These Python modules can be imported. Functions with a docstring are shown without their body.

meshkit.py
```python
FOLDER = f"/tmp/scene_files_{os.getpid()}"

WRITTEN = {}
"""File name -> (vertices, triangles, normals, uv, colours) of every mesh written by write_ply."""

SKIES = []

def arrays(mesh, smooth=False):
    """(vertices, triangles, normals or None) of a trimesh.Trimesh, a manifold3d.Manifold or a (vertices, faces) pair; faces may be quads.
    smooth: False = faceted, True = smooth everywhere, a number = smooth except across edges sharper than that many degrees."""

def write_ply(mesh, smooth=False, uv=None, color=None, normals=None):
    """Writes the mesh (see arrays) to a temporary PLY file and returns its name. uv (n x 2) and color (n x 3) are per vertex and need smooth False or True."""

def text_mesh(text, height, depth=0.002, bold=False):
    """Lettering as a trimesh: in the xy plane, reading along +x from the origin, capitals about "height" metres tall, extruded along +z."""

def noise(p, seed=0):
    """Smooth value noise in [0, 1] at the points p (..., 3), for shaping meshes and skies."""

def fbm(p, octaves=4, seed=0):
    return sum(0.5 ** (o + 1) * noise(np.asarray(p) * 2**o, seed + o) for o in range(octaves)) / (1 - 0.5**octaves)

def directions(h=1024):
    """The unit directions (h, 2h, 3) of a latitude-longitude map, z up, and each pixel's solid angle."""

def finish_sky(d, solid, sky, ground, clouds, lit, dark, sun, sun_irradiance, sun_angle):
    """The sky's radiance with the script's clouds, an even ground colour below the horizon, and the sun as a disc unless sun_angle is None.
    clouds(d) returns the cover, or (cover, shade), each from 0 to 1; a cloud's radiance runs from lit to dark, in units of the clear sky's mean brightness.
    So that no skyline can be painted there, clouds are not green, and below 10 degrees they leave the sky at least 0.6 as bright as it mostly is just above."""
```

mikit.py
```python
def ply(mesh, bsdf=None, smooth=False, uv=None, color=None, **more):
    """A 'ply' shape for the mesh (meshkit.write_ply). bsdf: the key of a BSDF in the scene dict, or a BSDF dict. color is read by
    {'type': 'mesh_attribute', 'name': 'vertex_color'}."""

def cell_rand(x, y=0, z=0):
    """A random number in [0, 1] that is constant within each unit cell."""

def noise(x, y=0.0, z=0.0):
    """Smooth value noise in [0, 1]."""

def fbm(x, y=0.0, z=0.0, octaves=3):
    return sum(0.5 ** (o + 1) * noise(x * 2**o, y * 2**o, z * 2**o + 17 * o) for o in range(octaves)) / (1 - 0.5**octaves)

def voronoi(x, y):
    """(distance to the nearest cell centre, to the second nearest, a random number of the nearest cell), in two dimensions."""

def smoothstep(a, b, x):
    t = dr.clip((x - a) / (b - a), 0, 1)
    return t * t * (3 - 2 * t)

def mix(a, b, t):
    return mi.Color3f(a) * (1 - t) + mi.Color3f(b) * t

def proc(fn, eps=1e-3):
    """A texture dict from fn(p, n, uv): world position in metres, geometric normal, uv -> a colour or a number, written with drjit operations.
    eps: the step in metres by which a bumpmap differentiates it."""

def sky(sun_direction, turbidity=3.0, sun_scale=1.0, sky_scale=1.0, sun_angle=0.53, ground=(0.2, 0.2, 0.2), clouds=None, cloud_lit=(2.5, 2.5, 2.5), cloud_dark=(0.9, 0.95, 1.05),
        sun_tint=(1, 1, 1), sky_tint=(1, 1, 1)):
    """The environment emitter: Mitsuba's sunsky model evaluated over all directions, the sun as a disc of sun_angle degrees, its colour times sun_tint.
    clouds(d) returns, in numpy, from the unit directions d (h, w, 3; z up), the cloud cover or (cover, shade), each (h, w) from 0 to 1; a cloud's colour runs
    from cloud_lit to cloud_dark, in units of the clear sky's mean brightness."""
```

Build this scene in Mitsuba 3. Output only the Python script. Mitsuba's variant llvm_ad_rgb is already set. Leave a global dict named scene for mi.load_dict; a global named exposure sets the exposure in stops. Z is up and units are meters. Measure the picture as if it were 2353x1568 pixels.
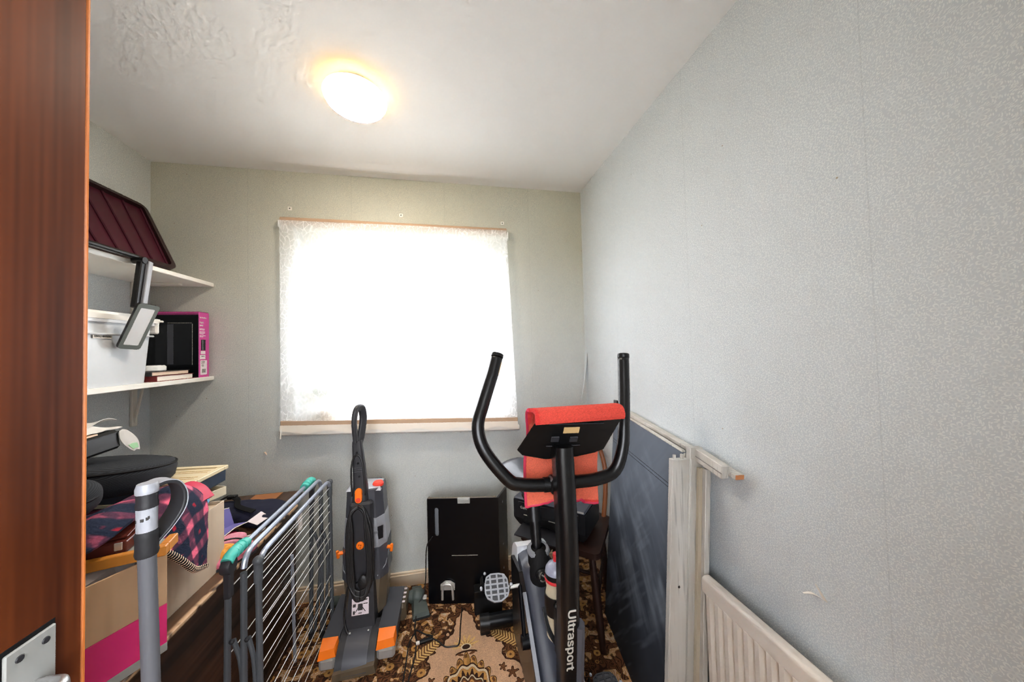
import math
import numpy as np
import trimesh
import drjit as dr
import mitsuba as mi
import mikit
import meshkit
from shapely.geometry import Polygon
from mikit import noise, fbm, voronoi, smoothstep, mix, cell_rand

T = mi.ScalarTransform4f
scene, labels = {}, {}

# ------------------------------------------------------------------ camera, sky, lights, exposure
scene['camera'] = {
    'type': 'perspective', 'fov_axis': 'x', 'fov': 115.5, 'near_clip': 0.02, 'far_clip': 200.0,
    'to_world': T().look_at(origin=[0, 0, 1.35], target=[0.19231, 0.98099, 1.37590], up=[0.01992, -0.03029, 0.99934]),
}
scene['sky'] = mikit.sky((-0.35, 0.25, 0.75), turbidity=4.0, sun_scale=0.0, sky_scale=46.0, sky_tint=(0.90, 1.0, 1.14), ground=(0.32, 0.33, 0.30),
                         clouds=lambda d: (np.full(d.shape[:2], 0.93), 0.25 * meshkit.fbm(d * 3.0, 3, 5)),
                         cloud_lit=(2.2, 2.25, 2.35), cloud_dark=(1.2, 1.25, 1.35))
LAMP = 72.0          # radiance of the opal lamp, warm white
exposure = 0.56

# ------------------------------------------------------------------ helpers
def lin(c):
    c = np.asarray(c, float) / 255.0
    return [float(x) for x in np.where(c <= 0.04045, c / 12.92, ((c + 0.055) / 1.055) ** 2.4)]

def mat(name, rgb=None, rough=0.5, metallic=0.0, spec=0.5, tex=None, bump=None, bscale=1.0, **kw):
    """A two-sided principled material, kept once in the scene."""
    d = {'type': 'principled', 'base_color': tex if tex is not None else {'type': 'rgb', 'value': lin(rgb)},
         'roughness': rough, 'metallic': metallic, 'specular': spec, **kw}
    if bump is not None:
        d = {'type': 'bumpmap', 'arbitrary': bump, 'scale': bscale, 'bsdf': d}
    scene[name] = {'type': 'twosided', 'bsdf': d}
    return name

def V(*a):
    return np.array(a, float)

def unit(v):
    v = np.asarray(v, float)
    return v / np.linalg.norm(v)

def cat(*ms):
    return trimesh.util.concatenate([m for m in ms])

def hull(pts):
    return trimesh.Trimesh(np.asarray(pts, float)).convex_hull if False else trimesh.convex.convex_hull(np.asarray(pts, float))

def box(x0, x1, y0, y1, z0, z1, b=0.002):
    """A chamfered box."""
    b = min(b, 0.45 * min(x1 - x0, y1 - y0, z1 - z0))
    pts = []
    for x, sx in ((x0, 1), (x1, -1)):
        for y, sy in ((y0, 1), (y1, -1)):
            for z, sz in ((z0, 1), (z1, -1)):
                pts += [(x, y + sy * b, z + sz * b), (x + sx * b, y, z + sz * b), (x + sx * b, y + sy * b, z)]
    return hull(pts)

def frame(o, x, y):
    """4x4 matrix: origin o, x axis along x, y axis as near y as can be."""
    x = unit(x); z = unit(np.cross(x, y)); y = np.cross(z, x)
    m = np.eye(4); m[:3, 0], m[:3, 1], m[:3, 2], m[:3, 3] = x, y, z, o
    return m

def put(mesh, m):
    mesh = mesh.copy(); mesh.apply_transform(m); return mesh

def move(mesh, x=0, y=0, z=0, rz=0, rx=0, ry=0):
    m = np.eye(4)
    for a, ax in ((rx, [1, 0, 0]), (ry, [0, 1, 0]), (rz, [0, 0, 1])):
        if a:
            m = trimesh.transformations.rotation_matrix(math.radians(a), ax) @ m
    m[:3, 3] = [x, y, z]
    return put(mesh, m)

def rbox(sx, sy, sz, b=0.002):
    return box(-sx / 2, sx / 2, -sy / 2, sy / 2, -sz / 2, sz / 2, b)

def bar(p, q, w, h, up=(0, 0, 1), b=0.002):
    """A chamfered bar from p to q; w across, h along up."""
    p, q = V(*p), V(*q)
    L = np.linalg.norm(q - p)
    d = unit(q - p)
    u = np.asarray(up, float)
    side = np.cross(u, d)
    return put(box(0, L, -w / 2, w / 2, -h / 2, h / 2, b), frame(p, d, side))

def curve(pts, k=8, closed=False):
    """Catmull-Rom through the points."""
    P = np.asarray(pts, float)
    n = len(P)
    out = []
    for i in range(n if closed else n - 1):
        p0 = P[(i - 1) % n] if closed or i > 0 else 2 * P[0] - P[1]
        p1, p2 = P[i], P[(i + 1) % n]
        p3 = P[(i + 2) % n] if closed or i + 2 < n else 2 * P[-1] - P[-2]
        for t in np.arange(k) / k:
            out.append(0.5 * (2 * p1 + (p2 - p0) * t + (2 * p0 - 5 * p1 + 4 * p2 - p3) * t * t + (3 * p1 - p0 - 3 * p2 + p3) * t ** 3))
    if not closed:
        out.append(P[-1])
    return np.array(out)

def fillet(pts, r, k=6):
    """A polyline with rounded corners."""
    P = np.asarray(pts, float)
    out = [P[0]]
    for i in range(1, len(P) - 1):
        a, b, c = P[i - 1], P[i], P[i + 1]
        rr = min(r, 0.48 * np.linalg.norm(a - b), 0.48 * np.linalg.norm(c - b))
        s, e = b + rr * unit(a - b), b + rr * unit(c - b)
        for t in np.linspace(0, 1, k + 1):
            out.append((1 - t) ** 2 * s + 2 * t * (1 - t) * b + t * t * e)
    out.append(P[-1])
    return np.array(out)

def sweep(path, sec, up=(0, 0, 1), closed=False, scale=None, cap=True):
    """The closed 2-D section (in the plane side x up) along the path, parallel-transported."""
    P = np.asarray(path, float)
    sec = np.asarray(sec, float)
    n, m = len(P), len(sec)
    if closed:
        t = np.roll(P, -1, 0) - np.roll(P, 1, 0)
    else:
        t = np.gradient(P, axis=0)
    t /= np.linalg.norm(t, axis=1, keepdims=True) + 1e-12
    u = np.asarray(up, float)
    if abs(np.dot(unit(u), t[0])) > 0.95:
        u = V(1, 0, 0) if abs(t[0][0]) < 0.9 else V(0, 1, 0)
    rings = []
    for i in range(n):
        u = unit(u - np.dot(u, t[i]) * t[i])
        s = np.cross(u, t[i])
        k = 1.0 if scale is None else scale[i]
        rings.append(P[i] + k * (sec[:, :1] * s + sec[:, 1:] * u))
    v = np.vstack(rings)
    f = []
    R = n if closed else n - 1
    i, j = np.meshgrid(np.arange(R), np.arange(m), indexing='ij')
    a = (i % n) * m + j; b = (i % n) * m + (j + 1) % m
    c = ((i + 1) % n) * m + (j + 1) % m; d = ((i + 1) % n) * m + j
    f = np.vstack([np.stack([a, b, c], -1).reshape(-1, 3), np.stack([a, c, d], -1).reshape(-1, 3)])
    if cap and not closed:
        v = np.vstack([v, P[:1], P[-1:]])
        k = np.arange(m)
        f = np.vstack([f, np.stack([(k + 1) % m, k, np.full(m, n * m)], -1), np.stack([(n - 1) * m + k, (n - 1) * m + (k + 1) % m, np.full(m, n * m + 1)], -1)])
    mesh = trimesh.Trimesh(v, f, process=False)
    if mesh.volume < 0:
        mesh.invert()
    return mesh

def circ(r, n=10, ry=None):
    a = np.arange(n) * 2 * np.pi / n
    return np.stack([r * np.cos(a), (ry or r) * np.sin(a)], 1)

def rrect(w, h, r, k=3):
    """Rounded rectangle section."""
    out = []
    for cx, cy, a0 in ((w / 2 - r, h / 2 - r, 0), (-w / 2 + r, h / 2 - r, 90), (-w / 2 + r, -h / 2 + r, 180), (w / 2 - r, -h / 2 + r, 270)):
        for a in np.radians(np.linspace(a0, a0 + 90, k + 1)):
            out.append((cx + r * math.cos(a), cy + r * math.sin(a)))
    return np.array(out)

def tube(pts, r, n=10, closed=False, scale=None):
    return sweep(pts, circ(r, n), closed=closed, scale=scale)

def rod(p, q, r, n=12):
    return tube([p, q], r, n)

def lathe(prof, n=28):
    """Revolve (r, z) pairs about z."""
    m = trimesh.creation.revolve(np.asarray(prof, float), sections=n)
    m.merge_vertices()
    if m.volume < 0:
        m.invert()
    return m

def prism(poly, h, m=None):
    """Extrude a 2-D outline by h along z, then place it."""
    p = poly if isinstance(poly, Polygon) else Polygon(poly)
    out = trimesh.creation.extrude_polygon(p.buffer(0), h, engine='earcut')
    return out if m is None else put(out, m)

def sheet(P, t):
    """A closed cloth of thickness t over the grid P (nu, nv, 3)."""
    P = np.asarray(P, float)
    nu, nv = P.shape[:2]
    n = np.cross(np.gradient(P, axis=0), np.gradient(P, axis=1))
    n /= np.linalg.norm(n, axis=2, keepdims=True) + 1e-12
    v = np.vstack([(P + n * t / 2).reshape(-1, 3), (P - n * t / 2).reshape(-1, 3)])
    i, j = np.meshgrid(np.arange(nu - 1), np.arange(nv - 1), indexing='ij')
    a = (i * nv + j).ravel(); b = a + nv; c = b + 1; d = a + 1
    N = nu * nv
    f = [np.stack([a, b, c], 1), np.stack([a, c, d], 1), np.stack([a, c, b], 1) + N, np.stack([a, d, c], 1) + N]
    rim = [k * nv for k in range(nu)] + [(nu - 1) * nv + k for k in range(1, nv)] + [k * nv + nv - 1 for k in range(nu - 2, -1, -1)] + [k for k in range(nv - 2, 0, -1)]
    rim = np.array(rim); nx = np.roll(rim, -1)
    f += [np.stack([rim, rim + N, nx], 1), np.stack([nx, rim + N, nx + N], 1)]
    m = trimesh.Trimesh(v, np.vstack(f), process=False)
    if m.volume < 0:
        m.invert()
    return m

def ellipsoid(c, r, sub=3, p=1.0):
    m = trimesh.creation.icosphere(subdivisions=sub)
    v = m.vertices
    if p != 1.0:
        v = np.sign(v) * np.abs(v) ** p
    m = trimesh.Trimesh(v * np.asarray(r) + np.asarray(c), m.faces, process=False)
    return m

def text(s, height, origin, xdir, ydir, depth=0.0006, bold=False, width=None):
    m = meshkit.text_mesh(s, height, depth, bold)
    if width:
        w = m.bounds[1, 0] - m.bounds[0, 0]
        m.apply_scale([width / w, 1, 1])
    return put(m, frame(origin, xdir, ydir))

def numbered(key):
    if key not in scene and key not in labels:
        return key
    k = 1
    while f'{key}_{k:03d}' in scene or f'{key}_{k:03d}' in labels:
        k += 1
    return f'{key}_{k:03d}'

def shape(key, mesh, m, smooth=35):
    scene[key] = mikit.ply(mesh, m, smooth=smooth)
    return key

def thing(name, label, category, group=None):
    key = numbered(name)
    labels[key] = {'label': label, 'category': category}
    if group:
        labels[key]['group'] = group
    return key

def solid(name, label, category, mesh, m, group=None, smooth=35):
    key = thing(name, label, category, group)
    return shape(key, mesh, m, smooth)

def part(parent, name, mesh, m, label=None, smooth=35, kind=None):
    base = parent + '__' + name
    key = numbered(base)
    shape(key, mesh, m, smooth)
    if label or kind:
        labels[key] = {}
        if label:
            labels[key]['label'] = label
        if kind:
            labels[key]['kind'] = kind
    return key

def struct(name, mesh, m, label=None, smooth=False):
    labels[name] = {'kind': 'structure'}
    if label:
        labels[name]['label'] = label
    if mesh is not None:
        shape(name, mesh, m, smooth)
    return name

# ------------------------------------------------------------------ materials
def wall_paper(p, n, uv):
    """Small off-white flowers and leaves on blue-grey ground, yellowed by smoke towards the ceiling of the window wall."""
    side = dr.abs(n.x) > 0.5
    u = dr.select(side, p.y, p.x)
    v = p.z
    iu = dr.floor(u / 0.056)
    # columns of flowers in a zigzag
    vv = v / 0.0305 + 0.5 * (iu - 2 * dr.floor(iu / 2))
    iv = dr.floor(vv)
    par = iv - 2 * dr.floor(iv / 2)
    du = (u / 0.056 - iu - 0.5) * 0.056 + (par - 0.5) * 0.016
    dv = (vv - iv - 0.5) * 0.0305
    r = dr.sqrt(du * du + dv * dv) + 1e-6
    th = dr.atan2(dv, du) + 6.2831853 + cell_rand(iu, iv) * 1.2
    a = th * (6 / 6.2831853)
    a = (a - dr.floor(a) - 0.5) * (6.2831853 / 6)
    px = r * dr.cos(a) - 0.0074
    py = r * dr.sin(a)
    e = dr.sqrt(dr.square(px / 0.0052) + dr.square(py / (0.0033 + 0.18 * px)))
    petal = smoothstep(0.34, 0.18, dr.abs(e - 0.84)) * (0.45 + 0.55 * smoothstep(-0.002, 0.003, px)) * (0.55 + 0.45 * smoothstep(0.3, 0.5, noise(u * 700.0, v * 700.0, 2.0)))
    free = smoothstep(0.0125, 0.0145, r)
    # leaves: slanting dashes
    ca, sa = 0.83, 0.56
    q1, q2 = (u * ca + v * sa), (v * ca - u * sa)
    d1, d2, w1 = voronoi(q1 * 330.0 + 0.8 * dr.sin(q2 * 300.0), q2 * 185.0)
    leaf = smoothstep(0.42, 0.28, d1) * smoothstep(0.10, 0.25, w1) * (0.65 + 0.35 * w1)
    # stems: thin wavy lines
    wob = noise(u * 60.0, v * 60.0, 3.0)
    st = dr.abs(u / 0.028 + 0.35 * dr.sin(v * 103.0) + 0.5 * wob - dr.round(u / 0.028 + 0.35 * dr.sin(v * 103.0) + 0.5 * wob))
    stem = smoothstep(0.035, 0.015, st) * 0.4
    k = dr.maximum(petal * smoothstep(0.0135, 0.0125, r), dr.maximum(leaf, stem) * free)
    ground = mix((0.525, 0.572, 0.608), (0.545, 0.582, 0.608), noise(u * 1.3, v * 1.3, 1.0))
    col = mix(ground, (0.70, 0.735, 0.745), k * 0.95)
    # smoke and damp stains: window wall and the upper corners
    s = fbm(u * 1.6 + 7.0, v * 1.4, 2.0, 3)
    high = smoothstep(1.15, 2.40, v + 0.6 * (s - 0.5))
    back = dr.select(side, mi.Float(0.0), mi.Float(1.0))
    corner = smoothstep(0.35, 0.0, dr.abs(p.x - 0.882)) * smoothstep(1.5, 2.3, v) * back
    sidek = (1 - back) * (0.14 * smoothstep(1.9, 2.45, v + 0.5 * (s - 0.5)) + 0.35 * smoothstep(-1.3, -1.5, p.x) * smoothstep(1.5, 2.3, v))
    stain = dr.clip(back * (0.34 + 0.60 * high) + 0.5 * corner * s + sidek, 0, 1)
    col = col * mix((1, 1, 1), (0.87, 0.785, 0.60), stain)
    # joints between the lengths of paper
    j = dr.abs(u + 0.01 - 0.53 * dr.round((u + 0.01) / 0.53))
    col = col * (1 - 0.10 * smoothstep(0.0022, 0.0004, j))
    # a few brown flecks and scuffs
    f1, f2, fw = voronoi(u * 3.1 + 4.0, v * 3.1)
    fleck = smoothstep(0.010, 0.004, f1) * smoothstep(0.62, 0.66, fw)
    return col * mix((1, 1, 1), (0.55, 0.42, 0.30), fleck)

def wall_relief(p, n, uv):
    u = dr.select(dr.abs(n.x) > 0.5, p.y, p.x)
    return fbm(u * 2.2, p.z * 2.2, 4.0, 2)

mat('wallpaper', tex=mikit.proc(wall_paper), rough=0.75, spec=0.3, bump=mikit.proc(wall_relief, eps=0.01), bscale=0.02)

def artex(p, n, uv):
    a = noise(p.x * 95.0, p.y * 95.0, 1.0)
    b = noise(p.x * 210.0 + 3.0, p.y * 210.0, 5.0)
    return dr.square(a) * 0.7 + 0.3 * b + 2.2 * noise(p.x * 4.0, p.y * 7.0, 2.0)

def ceiling_col(p, n, uv):
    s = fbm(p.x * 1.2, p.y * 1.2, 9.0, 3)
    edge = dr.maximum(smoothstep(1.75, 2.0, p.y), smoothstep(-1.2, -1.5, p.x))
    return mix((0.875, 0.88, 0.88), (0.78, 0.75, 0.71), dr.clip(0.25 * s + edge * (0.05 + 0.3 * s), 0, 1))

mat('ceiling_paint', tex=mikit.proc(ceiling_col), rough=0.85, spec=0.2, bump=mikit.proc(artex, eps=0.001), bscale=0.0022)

def carpet(p, n, uv):
    """Patterned carpet: a sand field with a gold medallion, framed by dense dark brown scrollwork; repeats 1.44 by 1.02 m."""
    PX, PY = 1.44, 1.02
    C = mi.Color3f
    x = p.x - 0.05; y = p.y - 1.275
    x = x - PX * dr.round(x / PX); y = y - PY * dr.round(y / PY)
    jit = noise(p.x * 420.0, p.y * 420.0, 2.0)
    ax = dr.abs(x)
    sand, gold, brown, dark, cream = C(0.50, 0.30, 0.18), C(0.33, 0.165, 0.05), C(0.10, 0.040, 0.018), C(0.028, 0.013, 0.008), C(0.62, 0.49, 0.34)
    col = mix(sand, sand * 0.86, noise(p.x * 30.0, p.y * 30.0, 8.0))
    # scrollwork: contours of warped noise, mirrored left to right
    wx = ax + 0.020 * (noise(ax * 28.0, y * 28.0, 3.0) - 0.5); wy = y + 0.020 * (noise(ax * 28.0, y * 28.0, 7.0) - 0.5)
    c1 = fbm(wx * 30.0, wy * 30.0, 1.0, 2)
    c2 = fbm(wx * 42.0 + 9.0, wy * 42.0, 4.0, 2)
    b1 = c1 * 6.0 - dr.floor(c1 * 6.0)
    scr = mix(dark, brown, smoothstep(0.25, 0.6, b1))
    scr = mix(scr, gold, smoothstep(0.52, 0.58, c2))
    scr = mix(scr, sand * 0.95, smoothstep(0.60, 0.64, c2) * smoothstep(0.30, 0.45, b1))
    scr = mix(scr, cream * 0.9, smoothstep(0.10, 0.04, dr.abs(b1 - 0.80)) * smoothstep(0.50, 0.55, c2))
    scr = mix(scr, dark, smoothstep(0.022, 0.012, dr.abs(c2 - 0.56)))
    # small daisies scattered in the scrollwork
    d1, d2, dw = voronoi(ax * 13.0 + 1.7, y * 13.0 + 0.4)
    da = dr.atan2(y * 13.0, ax * 13.0 + dw * 3.0) * 7.0
    fl = smoothstep(0.02, 0.0, d1 - 0.17 - 0.07 * dr.sin(da + 40.0 * d1 * 0.0 + 6.0 * dw)) * smoothstep(0.45, 0.5, dw)
    scr = mix(scr, gold * 1.1, fl)
    scr = mix(scr, brown, smoothstep(0.08, 0.06, d1) * smoothstep(0.45, 0.5, dw))
    edge = ax / 0.275 + dr.abs(y - 0.02) / 0.46
    lob = 0.30 * (fbm(ax * 17.0, y * 17.0, 1.0, 2) - 0.5) + 0.16 * (noise(ax * 60.0, y * 60.0, 2.0) - 0.5)
    band = edge + lob
    col = mix(col, scr, smoothstep(0.975, 0.99, band))
    col = mix(col, dark, smoothstep(0.030, 0.018, dr.abs(band - 0.985)))
    # slanting leaf panels in the corners of the field
    lx = (ax - 0.185) * 0.8 + (y - 0.262) * -0.6; ly = (ax - 0.185) * 0.6 + (y - 0.262) * 0.8
    le = dr.sqrt(dr.square(lx / 0.080) + dr.square(ly / 0.030)) + 0.25 * (noise(ax * 90.0, y * 90.0, 2.0) - 0.5)
    rr_ = lx * 70.0 + dr.abs(ly) * 45.0
    rib = dr.abs(rr_ - dr.round(rr_))
    col = mix(col, mix(brown, C(0.55, 0.34, 0.13), smoothstep(0.14, 0.28, rib)), smoothstep(1.0, 0.93, le))
    # brown sprigs and hooks reaching into the field
    def sprig(col, cx, cy, r0, amp, k, ph, tone):
        sx = ax - cx; sy = y - cy
        sr = dr.sqrt(sx * sx + sy * sy); sa = dr.atan2(sy, sx)
        e = sr - r0 - amp * dr.sin(k * sa + ph) - 0.008 * (noise(ax * 120.0, y * 120.0, k) - 0.5)
        col = mix(col, tone, smoothstep(0.002, -0.001, e))
        return mix(col, dark, smoothstep(0.0035, 0.0015, dr.abs(e)))
    col = sprig(col, 0.185, 0.095, 0.017, 0.007, 5.0, 1.0, brown)
    col = sprig(col, 0.150, 0.125, 0.012, 0.006, 5.0, 2.0, brown * 1.3)
    col = sprig(col, 0.205, 0.050, 0.013, 0.006, 4.0, 0.4, brown)
    hx = ax - 0.205; hy = y + 0.010
    hr = dr.sqrt(hx * hx + hy * hy); ha = dr.atan2(hy, -hx)
    col = mix(col, dark * 1.6, smoothstep(0.0075, 0.0055, dr.abs(hr - 0.024)) * smoothstep(2.4, 2.2, dr.abs(ha)))
    # medallion: ring of curled petals, pale band, dark ogee, gold heart
    yy = dr.select(y > 0, y / (0.205 + 0.026 * smoothstep(0.05, 0.0, ax)), y / 0.205)
    qx = x / 0.128
    e = dr.sqrt(qx * qx + yy * yy); th = dr.atan2(yy, qx)
    ph = th * (11.0 / 3.14159265); pf = ph - dr.floor(ph)
    petal_r = 0.84 + 0.15 * dr.sin(pf * 3.14159265) + 0.05 * (pf - 0.5)
    gap = smoothstep(0.03, 0.06, dr.minimum(pf, 1.0 - pf))
    med = smoothstep(0.015, -0.005, e - petal_r)
    ring = mix(gold * 0.75, gold * 1.25, smoothstep(0.2, 0.8, pf))
    ring = mix(dark, ring, gap * smoothstep(0.012, 0.03, dr.abs(e - petal_r)))
    ring = mix(ring, brown, smoothstep(0.05, 0.03, dr.abs(e - 0.90)) * smoothstep(0.25, 0.15, dr.abs(pf - 0.6)))
    og = e + 0.06 * dr.cos(4.0 * th) + 0.035 * dr.cos(th * 12.0)
    ring = mix(ring, gold * 0.9, smoothstep(0.80, 0.785, og))
    ring = mix(ring, cream * 0.85, smoothstep(0.035, 0.022, dr.abs(og - 0.745)))
    ring = mix(ring, dark, smoothstep(0.022, 0.012, dr.abs(og - 0.79)))
    ring = mix(ring, gold * 1.1, smoothstep(0.71, 0.70, og))
    tooth = og + 0.05 * dr.cos(th * 26.0)
    ring = mix(ring, dark, smoothstep(0.63, 0.62, tooth))
    ring = mix(ring, cream * 0.75, smoothstep(0.022, 0.012, dr.abs(og - 0.535)))
    ring = mix(ring, brown, smoothstep(0.505, 0.495, og))
    ring = mix(ring, gold * 1.15, smoothstep(0.46, 0.45, og))
    fine = dr.sin(x * 330.0) * dr.sin(y * 250.0 + 1.5)
    ring = mix(ring, dark, smoothstep(0.30, 0.45, fine) * smoothstep(0.42, 0.40, og))
    hd = dr.sqrt(dr.square(x / 0.016) + dr.square((y - 0.02) / 0.030))
    ring = mix(ring, cream, smoothstep(1.15, 1.05, hd))
    ring = mix(ring, dark, smoothstep(0.9, 0.8, hd))
    col = mix(col, ring, med)
    # sunburst over the medallion
    by = y - 0.255
    br = dr.sqrt(x * x + by * by); bt = dr.atan2(by, x)
    sn = dr.abs(dr.sin(bt * 6.5))
    ray = 0.026 + 0.034 * sn * sn
    fan = smoothstep(0.003, 0.0, br - ray) * smoothstep(-0.008, 0.0, by)
    col = mix(col, mix(gold, C(0.56, 0.35, 0.13), smoothstep(0.35, 0.8, sn)), fan)
    core = dr.sqrt(dr.square(x / 0.023) + dr.square((by + 0.003) / 0.016))
    col = mix(col, cream, smoothstep(1.10, 1.0, core))
    col = mix(col, dark, smoothstep(0.82, 0.72, core))
    bow = dr.abs(by + 0.024 + 4.5 * x * x)
    col = mix(col, dark, smoothstep(0.0055, 0.0035, bow) * smoothstep(0.052, 0.044, ax))
    lf_ = dr.sqrt(dr.square((ax - 0.026) / 0.014) + dr.square((by + 0.044 - 0.25 * ax) / 0.006))
    col = mix(col, brown, smoothstep(1.1, 0.9, lf_))
    return col * (0.80 + 0.40 * jit)

def pile(p, n, uv):
    return noise(p.x * 600.0, p.y * 600.0, 1.0)

mat('carpet', tex=mikit.proc(carpet), rough=0.95, spec=0.1, sheen=0.3, bump=mikit.proc(pile, eps=0.0006), bscale=0.002)

def grain(p, n, uv, a, b, fx=26.0, fz=1.6):
    w = p.z + 0.35 * noise(p.y * 3.0, p.z * 0.8, 1.0)
    g = fbm(p.y * fx + 1.5 * noise(p.z * 1.1, p.y * 4.0, 3.0), w * fz, p.x * 8.0, 4)
    f = noise(p.y * 190.0, p.z * 5.0, 2.0)
    return mix(a, b, dr.clip(1.7 * (g - 0.25) + 0.25 * (f - 0.5), 0, 1))

mat('door_wood', tex=mikit.proc(lambda p, n, uv: grain(p, n, uv, (0.036, 0.0085, 0.0035), (0.195, 0.045, 0.011), 11.0, 0.7)), rough=0.5, spec=0.12)

def oak(p, n, uv):
    g = fbm(p.z * 24.0 + p.x * 30.0, p.y * 2.0 + 0.8 * noise(p.z * 6.0, p.y, 2.0), 1.0, 4)
    f = noise(p.z * 130.0 + p.x * 130.0, p.y * 5.0, 2.0)
    base = mix((0.007, 0.004, 0.0025), (0.040, 0.016, 0.007), dr.clip(1.8 * (g - 0.3) + 0.3 * (f - 0.5), 0, 1))
    # bare, splintered wood along the front top edge
    w = noise(p.y * 60.0, p.x * 60.0, p.z * 60.0) + 0.5 * noise(p.y * 9.0, 1.0, 2.0)
    worn = smoothstep(0.016, 0.004, dr.abs(p.x + 0.749)) * smoothstep(0.596, 0.604, p.z) * smoothstep(0.50, 0.85, w)
    top = smoothstep(0.6085, 0.6095, p.z)
    base = mix(base, mix((0.035, 0.016, 0.008), (0.13, 0.065, 0.032), g), top * 0.8)
    return mix(base, (0.55, 0.36, 0.21), worn)

mat('chest_wood', tex=mikit.proc(oak), rough=0.45, spec=0.4)

def slate(p, n, uv):
    s = fbm(p.y * 3.0 + 1.0, p.z * 2.2, 2.0, 4)
    q1, q2 = p.y * 0.75 + p.z * 0.66, p.z * 0.75 - p.y * 0.66
    st = fbm(q1 * 4.0, q2 * 16.0, 5.0, 4)
    st2 = fbm(q1 * 30.0, q2 * 5.0, 1.0, 3)
    k = smoothstep(0.42, 0.80, 0.6 * st + 0.4 * fbm(q1 * 7.0 + 2.0 * s, q2 * 5.0, 9.0, 4)) * smoothstep(0.30, 0.70, s) * smoothstep(0.05, 0.55, p.z)
    col = mix((0.008, 0.009, 0.011), (0.034, 0.041, 0.054), smoothstep(0.25, 0.75, 0.55 * s + 0.45 * p.z))
    col = mix(col, (0.20, 0.23, 0.27), dr.clip(k * 0.60 + 0.10 * smoothstep(0.55, 0.8, st2), 0, 0.8))
    dust = smoothstep(0.40, 1.05, p.z + 0.35 * (s - 0.5) + 0.25 * (p.y - 1.25))
    col = mix(col, (0.145, 0.170, 0.210), dust * 0.62)
    l1 = dr.minimum(dr.abs(p.z - 0.845 - 0.05 * (p.y - 1.2)), dr.abs(p.z - 0.832 - 0.05 * (p.y - 1.2)))
    return mix(col, (0.012, 0.012, 0.014), smoothstep(0.0022, 0.0010, l1) * 0.7)

mat('slate', tex=mikit.proc(slate), rough=0.65, spec=0.2)

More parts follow.
